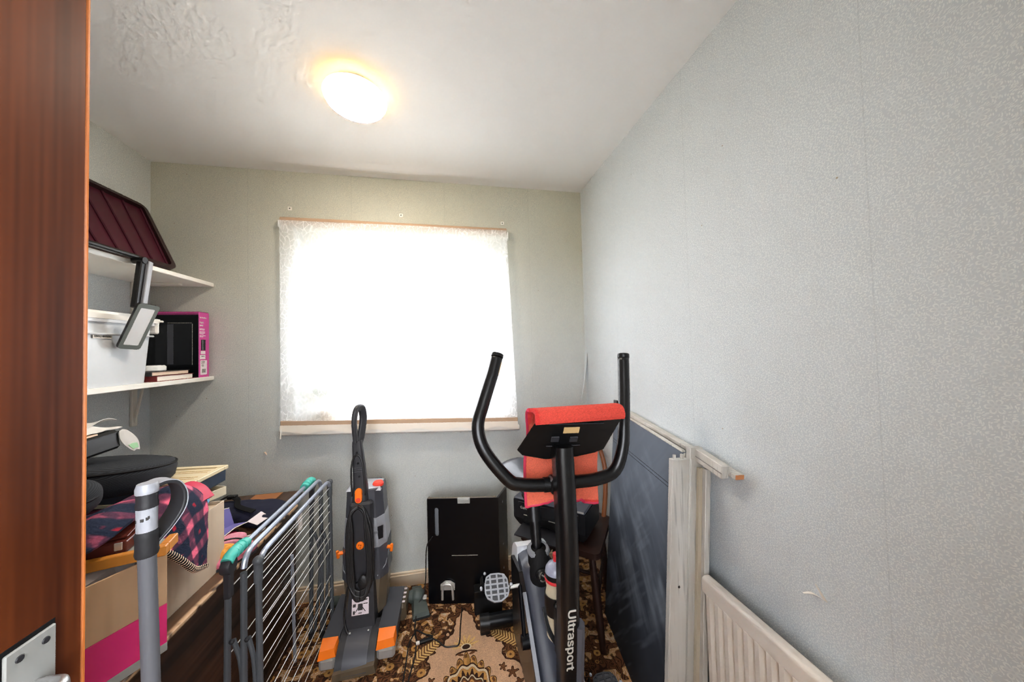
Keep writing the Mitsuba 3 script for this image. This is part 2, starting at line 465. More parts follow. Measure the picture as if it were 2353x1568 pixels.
def old_paint(p, n, uv):
    g = noise(p.x * 260.0 + p.y * 260.0, p.z * 9.0 + p.y * 4.0, 2.0)
    h = fbm(p.x * 30.0 + p.y * 30.0, p.z * 3.0, 4.0, 3)
    col = mix((0.42, 0.395, 0.35), (0.56, 0.545, 0.515), h)
    return col * (1 - 0.30 * smoothstep(0.62, 0.9, g) * smoothstep(0.38, 0.62, h))

mat('old_white_paint', tex=mikit.proc(old_paint), rough=0.5)

def card_col(a, b):
    def f(p, n, uv):
        g = noise((p.x + p.y) * 70.0, p.z * 3.0, 2.0)
        return mix(a, b, dr.clip(0.6 * g + 0.7 * fbm(p.x * 9.0 + p.y * 9.0, p.z * 6.0, 1.0, 3) - 0.15, 0, 1))
    return mikit.proc(f)

mat('cardboard', tex=card_col((0.46, 0.29, 0.165), (0.58, 0.385, 0.235)), rough=0.8, spec=0.2)
mat('pale_cardboard', tex=card_col((0.50, 0.39, 0.285), (0.60, 0.49, 0.375)), rough=0.75, spec=0.2)

def tartan(p, n, uv):
    a = p.z * 0.97 - p.y * 0.22 + 0.30 * p.x + 0.012 * noise(p.y * 20.0, p.z * 20.0, 1.0)
    b = p.y * 0.95 + p.z * 0.20 - 0.45 * p.x + 0.012 * noise(p.y * 20.0, p.z * 20.0, 5.0)
    def stripes(t):
        t = t / 0.084; t = t - dr.floor(t)
        wide = smoothstep(0.04, 0.14, t) * smoothstep(0.46, 0.36, t)
        thin = smoothstep(0.62, 0.66, t) * smoothstep(0.80, 0.75, t)
        return wide, thin
    wa, ta = stripes(a); wb, tb = stripes(b + 0.03)
    fuzz = 0.85 + 0.35 * noise(p.x * 420.0, p.y * 420.0, p.z * 420.0)
    navy, plum, pink, red = mi.Color3f(0.012, 0.017, 0.036), mi.Color3f(0.115, 0.032, 0.062), mi.Color3f(0.70, 0.13, 0.21), mi.Color3f(0.46, 0.015, 0.03)
    blot = smoothstep(0.3, 0.6, noise(p.x * 60.0, p.y * 60.0, p.z * 60.0))
    col = mix(navy, plum, dr.maximum(wa, wb) * (0.55 + 0.4 * blot))
    col = mix(col, pink, dr.minimum(1.0, wa * wb * (0.7 + 0.5 * blot)))
    col = mix(col, mix(plum, pink, 0.25), dr.maximum(ta * wb, tb * wa) * 0.8 * blot)
    col = mix(col, red, ta * tb * 0.7 * blot)
    return col * fuzz

def weave(p, n, uv):
    return noise(p.x * 330.0, p.y * 330.0, p.z * 330.0)

mat('tartan', tex=mikit.proc(tartan), rough=0.95, spec=0.1, sheen=0.5, bump=mikit.proc(weave, eps=0.0006), bscale=0.002)

def knit(p, n, uv):
    t = dr.sin((p.z * 0.9 + p.x * 0.35 - p.y * 0.25) * 1500.0)
    return mix((0.004, 0.005, 0.006), (0.014, 0.016, 0.020), smoothstep(-0.4, 0.8, t))

mat('black_knit', tex=mikit.proc(knit), rough=0.85, spec=0.25, sheen=0.4)

def terry(p, n, uv):
    f = noise(p.x * 500.0, p.y * 500.0, p.z * 500.0)
    edge = dr.maximum(smoothstep(0.252, 0.246, p.x), smoothstep(0.815, 0.808, p.z))
    return mix((0.62, 0.125, 0.072), (0.50, 0.032, 0.030), dr.clip(edge + smoothstep(1.10, 1.12, p.z) * 0.7, 0, 1)) * (0.75 + 0.45 * f)

mat('red_terry', tex=mikit.proc(terry), rough=0.95, spec=0.1, sheen=0.6, bump=mikit.proc(weave, eps=0.0006), bscale=0.004)

def lace(p, n, uv):
    """How closely woven the blind is: branching leaf sprays on a thin ground."""
    u, v = p.x * 48.0 + 1.2 * noise(p.x * 30.0, p.z * 30.0, 1.0), p.z * 30.0 + 1.2 * noise(p.x * 30.0, p.z * 30.0, 6.0)
    d1, d2, w = voronoi(u, v)
    vein = smoothstep(0.12, 0.05, d2 - d1)
    fine = dr.abs(dr.sin((u + v) * 5.0 + 6.0 * w)) * smoothstep(0.9, 1.0, dr.abs(dr.sin((u - v) * 6.0 + 4.0 * w)))
    return dr.clip(0.60 + 0.40 * dr.maximum(vein, 0.6 * fine), 0, 1)

scene['lace'] = {'type': 'blendbsdf', 'weight': mikit.proc(lace),
                 'a': {'type': 'thindielectric', 'int_ior': 1.02},
                 'b': {'type': 'principledthin', 'base_color': {'type': 'rgb', 'value': [0.90, 0.895, 0.885]}, 'roughness': 0.9, 'diff_trans': 1.15, 'spec_trans': 0.0}}
scene['pane_glass'] = {'type': 'thindielectric', 'int_ior': 1.5}
scene['storage_plastic'] = {'type': 'twosided', 'bsdf': {'type': 'principled', 'base_color': {'type': 'rgb', 'value': [0.60, 0.63, 0.67]}, 'roughness': 0.16, 'specular': 0.6, 'clearcoat': 0.5}}
scene['cloudy_plastic'] = {'type': 'twosided', 'bsdf': {'type': 'principled', 'base_color': {'type': 'rgb', 'value': [0.24, 0.22, 0.205]}, 'roughness': 0.2, 'specular': 0.6}}

mat('white_pvc', (236, 236, 234), 0.35)
mat('white_gloss', (232, 228, 220), 0.3)
mat('cream_gloss', (226, 208, 184), 0.35)
mat('radiator_paint', (226, 218, 208), 0.35)
mat('blind_beige', (178, 150, 124), 0.8, spec=0.2)
mat('blind_white', (238, 230, 218), 0.8, spec=0.2)
mat('shelf_white', (240, 238, 232), 0.3)
mat('aluminium', (205, 205, 206), 0.35, metallic=0.9)
mat('plate_metal', (150, 151, 147), 0.5, metallic=0.2)
mat('chrome', (205, 205, 202), 0.25, metallic=0.45)
mat('steel_wire', (232, 234, 236), 0.35)
mat('grey_tube', (66, 69, 72), 0.45, spec=0.3)
mat('silver_tube', (150, 158, 172), 0.3, metallic=0.5)
mat('pole_grey', (80, 81, 85), 0.42, spec=0.4)
mat('dark_rubber', (30, 30, 32), 0.6, spec=0.3)
mat('black_plastic', (11, 11, 12), 0.35, spec=0.3)
mat('black_satin', (8, 8, 9), 0.30, spec=0.4)
mat('black_matt', (9, 9, 10), 0.7, spec=0.2)
mat('black_gloss', (5, 6, 9), 0.3, spec=0.2)
mat('charcoal', (38, 38, 41), 0.45, spec=0.35)
mat('slate_plastic', (60, 61, 66), 0.4, spec=0.4)
mat('mid_grey', (108, 110, 114), 0.45)
mat('light_grey', (150, 153, 160), 0.35)
mat('bronze_plastic', (82, 72, 58), 0.25, clearcoat=0.3)
mat('orange', (240, 118, 28), 0.35)
mat('red_cap', (226, 66, 50), 0.35)
mat('teal', (66, 170, 156), 0.45)
mat('maroon', (62, 17, 31), 0.4, spec=0.3)
mat('maroon_rim', (36, 16, 18), 0.4, spec=0.3)
mat('magenta', (196, 70, 146), 0.4)
mat('dark_magenta', (132, 36, 92), 0.4)
mat('pink_card', (206, 44, 108), 0.5)
mat('dark_red', (104, 24, 26), 0.5)
mat('mahogany', (84, 36, 28), 0.35)
mat('chair_wood', (34, 17, 12), 0.4)
mat('chair_hoop', (122, 70, 38), 0.4)
mat('orange_pine', (186, 118, 44), 0.45)
mat('raw_wood', (168, 110, 68), 0.8)
mat('grey_lining', (132, 132, 126), 0.7)
mat('navy_card', (24, 38, 56), 0.5)
mat('cream_wood', (206, 192, 158), 0.55)
mat('cream_card', (214, 204, 180), 0.7)
mat('sky_blue', (106, 172, 214), 0.3)
mat('navy_cloth', (15, 18, 40), 0.9)
mat('violet_card', (112, 106, 168), 0.5)
mat('crimson', (176, 38, 66), 0.6)
mat('pink_towel', (216, 142, 160), 0.95, sheen=0.5)
mat('rose_towel', (196, 110, 130), 0.95, sheen=0.5)
mat('amber_cloth', (222, 158, 70), 0.9)
mat('white_paper', (234, 230, 222), 0.6)
mat('polythene', (226, 224, 220), 0.25)
mat('green_print', (168, 214, 168), 0.5)
mat('yellow_card', (170, 142, 70), 0.6)
mat('page_white', (232, 226, 216), 0.8)
mat('page_cream', (226, 200, 178), 0.8)
mat('ink', (40, 38, 38), 0.6)
mat('ink_grey', (120, 116, 112), 0.6)
mat('print_white', (236, 226, 232), 0.5)
mat('silver_print', (170, 168, 160), 0.4)
mat('sticker_tan', (190, 160, 112), 0.5)
mat('screen_white', (226, 228, 232), 0.3)
mat('frame_green', (92, 98, 94), 0.35)
mat('saddle_vinyl', (40, 44, 54), 0.3)
mat('shroud_grey', (38, 41, 51), 0.33)
mat('shroud_white', (222, 226, 232), 0.25)
mat('bottle_white', (176, 166, 142), 0.4)
mat('bottle_lid', (122, 124, 138), 0.3)
mat('bottle_red', (170, 38, 42), 0.4)
mat('printer_black', (20, 21, 24), 0.4, spec=0.3)
mat('printer_top', (58, 61, 70), 0.35)
mat('olive_plastic', (60, 68, 64), 0.5)
mat('cord', (14, 14, 15), 0.5)
mat('terracotta', (206, 186, 150), 0.7)
mat('leaf_green', (92, 112, 70), 0.6)
mat('plug_white', (236, 232, 222), 0.6)
mat('plug_hole', (40, 34, 30), 0.8)
mat('grey_fluff', (150, 140, 136), 0.95, sheen=0.5)
mat('amber_glass', (240, 226, 196), 0.3)
mat('rebate_wood', (160, 148, 128), 0.7)
mat('tread_grey', (126, 128, 133), 0.5)
mat('pedal_grey', (52, 53, 56), 0.6)
mat('strip_grey', (120, 123, 130), 0.4)

# ------------------------------------------------------------------ the room
XL, XR, YB, YF, ZC = -1.517, 0.882, 2.0, -0.11, 2.395
struct('floor', box(XL - 0.1, XR + 0.1, -1.75, YB + 0.1, -0.08, 0.0, 0), 'carpet', 'patterned carpet in sand, gold and dark brown')

def ceiling_mesh():
    """A flat plaster ceiling that sags into a soft rounded bead along the window wall."""
    ys = np.r_[np.linspace(YF - 1.0, 1.55, 6), np.linspace(1.6, YB + 0.02, 22)]
    xs = np.linspace(XL - 0.02, XR + 0.02, 40)
    Y, X = np.meshgrid(ys, xs, indexing='ij')
    near = np.clip((Y - 1.70) / 0.30, 0, 1)
    sag = 0.020 * np.exp(-((Y - 1.90) / 0.035) ** 2) * np.exp(-((X + 0.35) / 0.55) ** 2) + 0.010 * near ** 2
    Z = ZC - sag
    v = np.stack([X, Y, Z], -1)
    t = v.copy(); t[..., 2] = ZC + 0.08
    n0, n1 = Y.shape
    i, j = np.meshgrid(np.arange(n0 - 1), np.arange(n1 - 1), indexing='ij')
    a = (i * n1 + j).ravel(); b = a + n1; c = b + 1; d = a + 1
    N = n0 * n1
    f = np.vstack([np.stack([a, b, c], 1), np.stack([a, c, d], 1), np.stack([a, c, b], 1) + N, np.stack([a, d, c], 1) + N])
    m = trimesh.Trimesh(np.vstack([v.reshape(-1, 3), t.reshape(-1, 3)]), f, process=False)
    if m.face_normals[0][2] > 0:
        m.invert()
    return m
struct('ceiling', ceiling_mesh(), 'ceiling_paint', 'textured white ceiling', smooth=40)

struct('wall_left', box(XL - 0.1, XL, YF - 0.14, YB + 0.25, 0, ZC + 0.02, 0), 'wallpaper')
struct('wall_right', box(XR, XR + 0.1, YF - 0.14, YB + 0.25, 0, ZC + 0.02, 0), 'wallpaper')
WX0, WX1, WZ0, WZ1 = -0.845, 0.365, 0.945, 2.065
struct('wall_back', cat(box(XL, WX0, YB, YB + 0.25, 0, ZC + 0.02, 0), box(WX1, XR, YB, YB + 0.25, 0, ZC + 0.02, 0),
                        box(WX0, WX1, YB, YB + 0.25, 0, WZ0, 0), box(WX0, WX1, YB, YB + 0.25, WZ1, ZC + 0.02, 0)), 'wallpaper')
DX0, DX1 = -0.60, 0.24
mat('landing_paint', (236, 232, 224), 0.8)
struct('wall_front', cat(box(XL, DX0, YF - 0.12, YF, 0, ZC + 0.02, 0), box(DX1, XR, YF - 0.12, YF, 0, ZC + 0.02, 0), box(DX0, DX1, YF - 0.12, YF, 2.03, ZC + 0.02, 0)), 'wallpaper')
struct('trim_1', cat(box(DX0 - 0.06, DX0, YF, YF + 0.015, 0, 2.09), box(DX1, DX1 + 0.06, YF, YF + 0.015, 0, 2.09), box(DX0 - 0.06, DX1 + 0.06, YF, YF + 0.015, 2.03, 2.09)), 'white_gloss')
# the landing behind the camera; its unseen window is added for front light
LY1 = -1.0
struct('wall_landing', cat(box(-1.4, -1.3, LY1 - 0.1, YF - 0.12, 0, ZC, 0), box(1.3, 1.4, LY1 - 0.1, YF - 0.12, 0, ZC, 0),
                           box(-1.3, 1.3, LY1 - 0.1, LY1, 0, 0.75, 0), box(-1.3, 1.3, LY1 - 0.1, LY1, 2.25, ZC, 0),
                           box(XL - 0.02, -1.3, -0.25, -0.2301, 0, ZC, 0), box(XR, 1.4, -0.25, -0.2301, 0, ZC, 0)), 'landing_paint')
struct('added_window_2', cat(box(-1.3, -1.25, LY1 - 0.07, LY1 - 0.02, 0.75, 2.25), box(1.25, 1.3, LY1 - 0.07, LY1 - 0.02, 0.75, 2.25), box(-1.25, 1.25, LY1 - 0.07, LY1 - 0.02, 0.75, 0.80), box(-1.25, 1.25, LY1 - 0.07, LY1 - 0.02, 2.20, 2.25), box(-0.025, 0.025, LY1 - 0.07, LY1 - 0.02, 0.80, 2.20)), 'white_pvc', 'added unseen landing window that lights the room from behind the camera')
for x0, x1 in ((-1.25, -0.025), (0.025, 1.25)):
    part('added_window_2', 'pane', box(x0, x1, LY1 - 0.047, LY1 - 0.044, 0.80, 2.20, 0), 'pane_glass', smooth=False)

# skirting board
struct('baseboard_back', cat(box(XL, XR, YB - 0.018, YB, 0.0, 0.066, 0.002), box(XL, XR, YB - 0.012, YB, 0.066, 0.080, 0.004)), 'cream_gloss', 'cream painted skirting board')
struct('baseboard_right', box(XR - 0.018, XR, YF, YB - 0.018, 0, 0.08, 0.004), 'cream_gloss')
struct('baseboard_left', box(XL, XL + 0.018, YF, YB - 0.018, 0, 0.08, 0.004), 'cream_gloss')

# screw plugs left above the window, torn paper on the right wall
for x, z in ((-0.861, 2.173), (-0.264, 2.167), (0.348, 2.150)):
    k = part('wall_back', 'wall_plug', box(x - 0.011, x + 0.011, YB - 0.004, YB + 0.001, z - 0.011, z + 0.011, 0.002), 'plug_white')
    part(k, 'screw_hole', put(lathe([(0, 0), (0.0035, 0), (0.0035, 0.001), (0, 0.001)], 10), frame((x, YB - 0.0038, z), (1, 0, 0), (0, 0, 1))), 'plug_hole')

def flap(p, d1, d2, w, L):
    t = np.linspace(0, 1, 7)
    P = [[V(*p) + V(*d1) * L * a + V(*d2) * L * 0.45 * a * a + V(0, w * (1 - 0.75 * a), 0) * s for s in (-0.5, 0, 0.5)] for a in t]
    return sheet(P, 0.0006)
part('wall_right', 'torn_paper', flap((0.881, 0.655, 0.722), (-0.35, 0.5, 0.45), (-0.3, 0.3, -1.3), 0.016, 0.035), 'white_paper', 'curled strip of torn wallpaper')
part('wall_back', 'torn_paper', flap((-0.995, 1.9995, 0.825), (0.6, -0.5, 0.2), (0.2, -0.3, -1.2), 0.02, 0.03), 'page_cream', 'small curled chip of torn wallpaper')
part('wall_right', 'torn_paper', flap((0.881, 0.640, 0.722), (-0.5, 0.1, 1.0), (-0.2, 0.1, 0.4), 0.010, 0.034), 'white_paper', 'thin upright strip of torn wallpaper')
part('wall_right', 'torn_paper', flap((0.8815, 1.985, 1.32), (-0.10, -0.10, -1.0), (-0.16, 0, 0.3), 0.035, 0.36), 'wallpaper', 'wallpaper peeling loose in the corner')

# ------------------------------------------------------------------ window, blind and what stands on the sill
struct('window_1', None, None)
del labels['window_1']
labels['window_1'] = {'kind': 'structure', 'label': 'white window frame with two panes behind the blind'}
YW = 2.11
frame_bits = [box(WX0, WX0 + 0.07, YW, YW + 0.07, WZ0, WZ1), box(WX1 - 0.06, WX1, YW, YW + 0.07, WZ0, WZ1),
              box(WX0 + 0.07, WX1 - 0.06, YW, YW + 0.07, WZ1 - 0.06, WZ1), box(WX0 + 0.07, WX1 - 0.06, YW, YW + 0.07, WZ0, WZ0 + 0.07),
              box(-0.30, -0.23, YW, YW + 0.07, WZ0 + 0.07, WZ1 - 0.06)]
part('window_1', 'frame', cat(*frame_bits), 'white_pvc')
for x0, x1 in ((WX0 + 0.07, -0.30), (-0.23, WX1 - 0.06)):
    s = part('window_1', 'sash', cat(box(x0, x0 + 0.05, YW + 0.005, YW + 0.055, WZ0 + 0.07, WZ1 - 0.06), box(x1 - 0.05, x1, YW + 0.005, YW + 0.055, WZ0 + 0.07, WZ1 - 0.06),
                                     box(x0 + 0.05, x1 - 0.05, YW + 0.005, YW + 0.055, WZ1 - 0.11, WZ1 - 0.06), box(x0 + 0.05, x1 - 0.05, YW + 0.005, YW + 0.055, WZ0 + 0.07, WZ0 + 0.12)), 'white_pvc')
    part(s, 'pane', box(x0 + 0.05, x1 - 0.05, YW + 0.028, YW + 0.032, WZ0 + 0.12, WZ1 - 0.11, 0), 'pane_glass', smooth=False)

def tilt(m):
    """The sill and the blind hang a little down to the right."""
    m = m.copy(); m.vertices[:, 2] -= (m.vertices[:, 0] + 0.895) * 0.048
    return m
part('window_1', 'sill', tilt(box(-0.900, 0.418, 1.945, 2.115, 0.918, 0.950, 0.006)), 'white_gloss')

bl = thing('roller_blind', 'cream lace roller blind pulled down over the bright window', 'blind')
part(bl, 'roller_tube', rod((-0.893, 1.972, 2.092), (0.366, 1.972, 2.086), 0.021, 18), 'blind_beige', 'beige fabric rolled on the tube')
u = np.linspace(0, 1, 30); w = np.linspace(0, 1, 30)
P = np.array([[V(-0.892 + 1.256 * a + (0.040 * a) * b, 1.947 + 0.003 * math.sin(9 * a + 3 * b), 2.088 - b * (1.108 + 0.050 * a)) for a in u] for b in w])
n0 = 30
ii, jj = np.meshgrid(np.arange(n0 - 1), np.arange(n0 - 1), indexing='ij')
a_ = (ii * n0 + jj).ravel()
part(bl, 'fabric', trimesh.Trimesh(P.reshape(-1, 3), np.vstack([np.stack([a_, a_ + n0, a_ + n0 + 1], 1), np.stack([a_, a_ + n0 + 1, a_ + 1], 1)]), process=False), 'lace', smooth=True)
part(bl, 'bottom_rail', tilt(box(-0.893, 0.405, 1.944, 1.956, 0.972, 0.998, 0.003)), 'blind_beige', 'beige hem over the bottom rail')
xs = np.linspace(-0.893, 0.405, 120)
hem = []
for x in xs:
    d = 0.030 + 0.016 * (0.5 - 0.5 * math.cos((x + 0.893) * 2 * math.pi / 0.235))
    hem.append([V(x, 1.9435, 0.974), V(x, 1.941, 0.974 - 0.5 * d), V(x, 1.940, 0.974 - d)])
part(bl, 'scalloped_hem', tilt(sheet(hem, 0.0008)), 'blind_white', 'white scalloped lower edge')
for x, z in ((-0.900, 2.070), (0.374, 2.062)):
    part(bl, 'bracket', cat(box(x - 0.004, x + 0.004, 1.955, 2.0, z - 0.018, z + 0.020), box(x - 0.010, x + 0.010, 1.994, 2.0, z - 0.022, z + 0.024)), 'white_pvc')
part(bl, 'pull_cord', rod((-0.885, 1.938, 0.955), (-0.889, 1.936, 0.905), 0.004, 8), 'white_paper')

rng = np.random.default_rng(4)
pl = thing('potted_plant', 'leafy houseplant in a pale pot on the sill behind the blind', 'plant')
part(pl, 'pot', move(lathe([(0, 0), (0.048, 0), (0.062, 0.085), (0.066, 0.085), (0.066, 0.10), (0.058, 0.10), (0.054, 0.085), (0, 0.085)], 24), -0.665, 2.035, 0.944), 'terracotta')
stems, leaves = [], []
for k in range(13):
    a = rng.uniform(0, 6.28); h = rng.uniform(0.08, 0.20); s = rng.uniform(0.02, 0.10)
    e = V(-0.675 + s * math.cos(a), 2.033 + 0.35 * s * math.sin(a), 1.03 + h)
    stems.append(tube(curve([V(-0.665, 2.035, 1.02), V(-0.668 + 0.3 * s * math.cos(a), 2.034, 1.03 + 0.6 * h), e], 3), 0.0018, 5))
    for q in range(3):
        d = unit(V(math.cos(a + q * 2.1), 0.4 * math.sin(a + q * 2.1), rng.uniform(-0.3, 0.5)))
        t = np.linspace(0, 1, 5); L = rng.uniform(0.035, 0.06)
        sd = unit(np.cross(d, V(0, 1, 0.2)))
        leaves.append(sheet([[e + d * L * x + sd * y * 0.014 * math.sin(math.pi * min(0.97, 0.08 + 0.9 * x)) + V(0, 0, -0.010 * x * x) for y in (-1, 0, 1)] for x in t], 0.0008))
part(pl, 'stem', cat(*stems), 'leaf_green', kind='stuff')
part(pl, 'foliage', cat(*leaves), 'leaf_green', kind='stuff')

# ------------------------------------------------------------------ ceiling lamp
cl = thing('ceiling_light', 'round opal glass ceiling lamp switched on', 'ceiling lamp')
LX, LY = -0.341, 1.340
part(cl, 'base_plate', move(lathe([(0, 0), (0.085, 0), (0.085, 0.022), (0, 0.022)], 32), LX, LY, ZC - 0.032), 'white_gloss')
bowl = lathe([(0, -0.045), (0.05, -0.043), (0.09, -0.034), (0.106, -0.022), (0.106, -0.018), (0, -0.018)], 40)
part(cl, 'glass_bowl', move(bowl, LX, LY, ZC - 0.040), 'amber_glass', 'glowing opal glass bowl', smooth=40)
scene[cl + '__glass_bowl']['emitter'] = {'type': 'area', 'radiance': {'type': 'rgb', 'value': [LAMP, LAMP * 0.87, LAMP * 0.72]}}
rim = lathe([(0, -0.0175), (0.1065, -0.0175), (0.114, -0.010), (0.117, 0.0), (0.113, 0.008), (0, 0.008)], 40)
part(cl, 'glass_rim', move(rim, LX, LY, ZC - 0.040), 'amber_glass', 'warm glowing rim of the glass', smooth=40)
scene[cl + '__glass_rim']['emitter'] = {'type': 'area', 'radiance': {'type': 'rgb', 'value': [3.0, 1.85, 0.70]}}

# ------------------------------------------------------------------ the open door
struct('door_1', None, None)
labels['door_1'] = {'kind': 'structure', 'label': 'open reddish brown wooden door at the left edge'}
part('door_1', 'panel', box(-0.600, -0.560, YF + 0.005, 0.626, 0.008, 2.02, 0.003), 'door_wood')
mat('lit_lipping', (196, 112, 52), 0.3, clearcoat=0.4)  # paler orange carries the highlight of the lit door edge
part('door_1', 'lit_lipping', box(-0.5995, -0.5605, 0.6255, 0.632, 0.008, 2.02, 0.002), 'lit_lipping', 'edge strip of the door with its lit orange highlight painted in')
h = part('door_1', 'handle', cat(box(-0.560, -0.5555, 0.533, 0.588, 0.826, 0.978, 0.0015)), 'plate_metal', 'satin metal handle plate')
part(h, 'backing', box(-0.5605, -0.5592, 0.531, 0.590, 0.824, 0.984, 0.0003), 'black_matt')
for y in (0.547, 0.575):
    part(h, 'screw', put(lathe([(0, 0), (0.0045, 0), (0.004, 0.0015), (0, 0.0015)], 12), frame((-0.5555, y, 0.964), (0, 1, 0), (0, 0, 1))), 'charcoal')
part(h, 'lever', cat(put(lathe([(0, 0), (0.013, 0), (0.012, 0.028), (0, 0.028)], 20), frame((-0.5555, 0.562, 0.908), (0, 1, 0), (0, 0, 1))),
                     sweep(fillet([(-0.545, 0.562, 0.908), (-0.512, 0.556, 0.912), (-0.510, 0.44, 0.910)], 0.03), rrect(0.014, 0.030, 0.0065), up=(0, 0, 1))), 'aluminium', 'rounded lever')

# ------------------------------------------------------------------ shelves on the left wall
def wall_shelf(z, label):
    s = thing('wall_shelf', label, 'shelf', 'white shelves on the left wall')
    part(s, 'board', box(XL, -1.229, 0.75, 1.998, z - 0.010, z + 0.010, 0.002), 'shelf_white')
    for y in (1.09, 1.905):
        part(s, 'bracket', cat(box(XL, XL + 0.012, y - 0.014, y + 0.014, z - 0.215, z - 0.010, 0.002), box(XL, XL + 0.20, y - 0.012, y + 0.012, z - 0.022, z - 0.010, 0.002),
                               bar((XL + 0.010, y, z - 0.20), (XL + 0.045, y, z - 0.020), 0.008, 0.010)), 'white_gloss')
    return s
wall_shelf(1.735, 'white wall shelf carrying the maroon ribbed tray, upper of two')
wall_shelf(1.238, 'white wall shelf carrying the plastic box and the magenta box, lower of two')

# maroon tray standing on its long edge against the wall
tr = thing('serving_tray', 'large maroon ribbed tray with a dark rim leaning on the upper shelf', 'tray')
O = V(-1.262, 1.785, 1.752)
upd = V(-0.232, 0.0, 0.352); H_ = np.linalg.norm(upd)
m_tray = frame(O, (0, -1, 0), upd)                     # local x runs towards the camera, y up the lean, z = outwards
if m_tray[0, 2] < 0:
    m_tray[:3, 2] *= -1
out = np.array([(0.0, 0.0), (1.05, 0.0), (1.22, H_), (-0.135, H_)])
ring = fillet(np.vstack([out[:1] * 0 + [0.5, 0], out[1:], out[:1], [[0.5, 0]]]), 0.045, 6)
poly = Polygon(ring)
part(tr, 'panel', prism(poly.buffer(-0.006), 0.004, m_tray), 'maroon')
part(tr, 'rim', prism(poly.difference(poly.buffer(-0.020)), 0.022, m_tray), 'maroon_rim', 'dark raised rim')
for k in range(14):
    x0 = 0.02 + 0.075 * k
    a = V(x0, 0.022, 0.006); b = V(x0 - 0.128 + 0.018 * k * 0.9, H_ - 0.022, 0.006)
    part(tr, 'rib', put(bar(a, b, 0.010, 0.010, up=(0, 0, 1), b=0.003), m_tray), 'maroon')

# folding lamp clamped under the shelf edge
lp = thing('desk_lamp', 'black and silver folding lamp hanging its white light panel over the upper shelf edge', 'lamp')
part(lp, 'base_arm', bar((-1.205, 1.10, 1.752), (-1.205, 1.53, 1.752), 0.022, 0.014, b=0.004), 'black_satin', 'black arm lying along the shelf')
part(lp, 'hinge', put(lathe([(0, 0), (0.013, 0), (0.013, 0.040), (0, 0.040)], 18), frame((-1.222, 1.537, 1.742), (0, 1, 0), (0, 0, 1))), 'black_satin')
part(lp, 'arm', cat(bar((-1.196, 1.538, 1.742), (-1.196, 1.512, 1.548), 0.022, 0.020, up=(1, 0, 0), b=0.003)), 'black_satin', 'black back of the hanging arm')
part(lp, 'arm_face', bar((-1.183, 1.558, 1.742), (-1.183, 1.530, 1.560), 0.020, 0.012, up=(1, 0, 0), b=0.002), 'light_grey', 'silver face of the hanging arm')
mh = np.eye(4)
mh[:3, 0], mh[:3, 1], mh[:3, 2], mh[:3, 3] = V(0.280, 0.957, -0.080), V(0.403, -0.042, 0.914), V(0.872, -0.288, -0.397), V(-1.1731, 1.4996, 1.4742)
hd = part(lp, "head",
          put(prism(Polygon(rrect(0.068, 0.186, 0.010)), 0.010), mh @ trimesh.transformations.translation_matrix([0, 0, -0.009])), 'black_satin', 'dark frame of the light panel')
part(hd, 'bezel', put(prism(Polygon(rrect(0.068, 0.186, 0.010)).difference(Polygon(rrect(0.046, 0.152, 0.003))), 0.0025), mh @ trimesh.transformations.translation_matrix([0, 0, 0.0008])), 'frame_green')
part(hd, 'light_panel', put(prism(Polygon(rrect(0.047, 0.153, 0.003)), 0.0015), mh @ trimesh.transformations.translation_matrix([0, 0, 0.0008])), 'screen_white', 'white light panel')

# storage box
sb = thing('storage_box', 'clear white plastic storage box with a lid and paper label on the lower shelf', 'storage box')
ZS = 1.2485
def tub(x0, x1, y0, y1, z0, z1, dx, dy, n=5):
    pts = []
    for z, g in ((z0, 1.0), (z1, 0.0)):
        for q in rrect(x1 - x0 - 2 * dx * g, y1 - y0 - 2 * dy * g, 0.025, n):
            pts.append((0.5 * (x0 + x1) + q[0], 0.5 * (y0 + y1) + q[1], z))
    return hull(pts)
part(sb, 'body', tub(-1.500, -1.238, 1.10, 1.652, ZS, 1.500, 0.012, 0.015), 'storage_plastic')
part(sb, 'rim', cat(tub(-1.506, -1.230, 1.095, 1.660, 1.488, 1.500, 0, 0), box(-1.245, -1.226, 1.12, 1.64, 1.440, 1.447, 0.003)), 'storage_plastic')
part(sb, 'lid', cat(tub(-1.510, -1.226, 1.085, 1.682, 1.500, 1.518, 0.002, 0.002), tub(-1.495, -1.245, 1.11, 1.655, 1.518, 1.530, 0, 0), box(-1.51, -1.24, 1.66, 1.705, 1.508, 1.516, 0.003)), 'shelf_white', 'white lid with a folded lip')
part(sb, 'clip', cat(box(-1.300, -1.232, 1.655, 1.672, 1.455, 1.52, 0.005)), 'shelf_white')
tg = part(sb, 'label', box(-1.2390, -1.2374, 1.408, 1.474, 1.428, 1.442, 0), 'white_paper', 'white paper label reading SINGLE BEDDING')
part(tg, 'lettering', text('SINGLE BEDDING', 0.0075, (-1.2373, 1.4115, 1.4315), (0, 1, 0), (0, 0, 1), 0.0003, True, 0.059), 'ink')

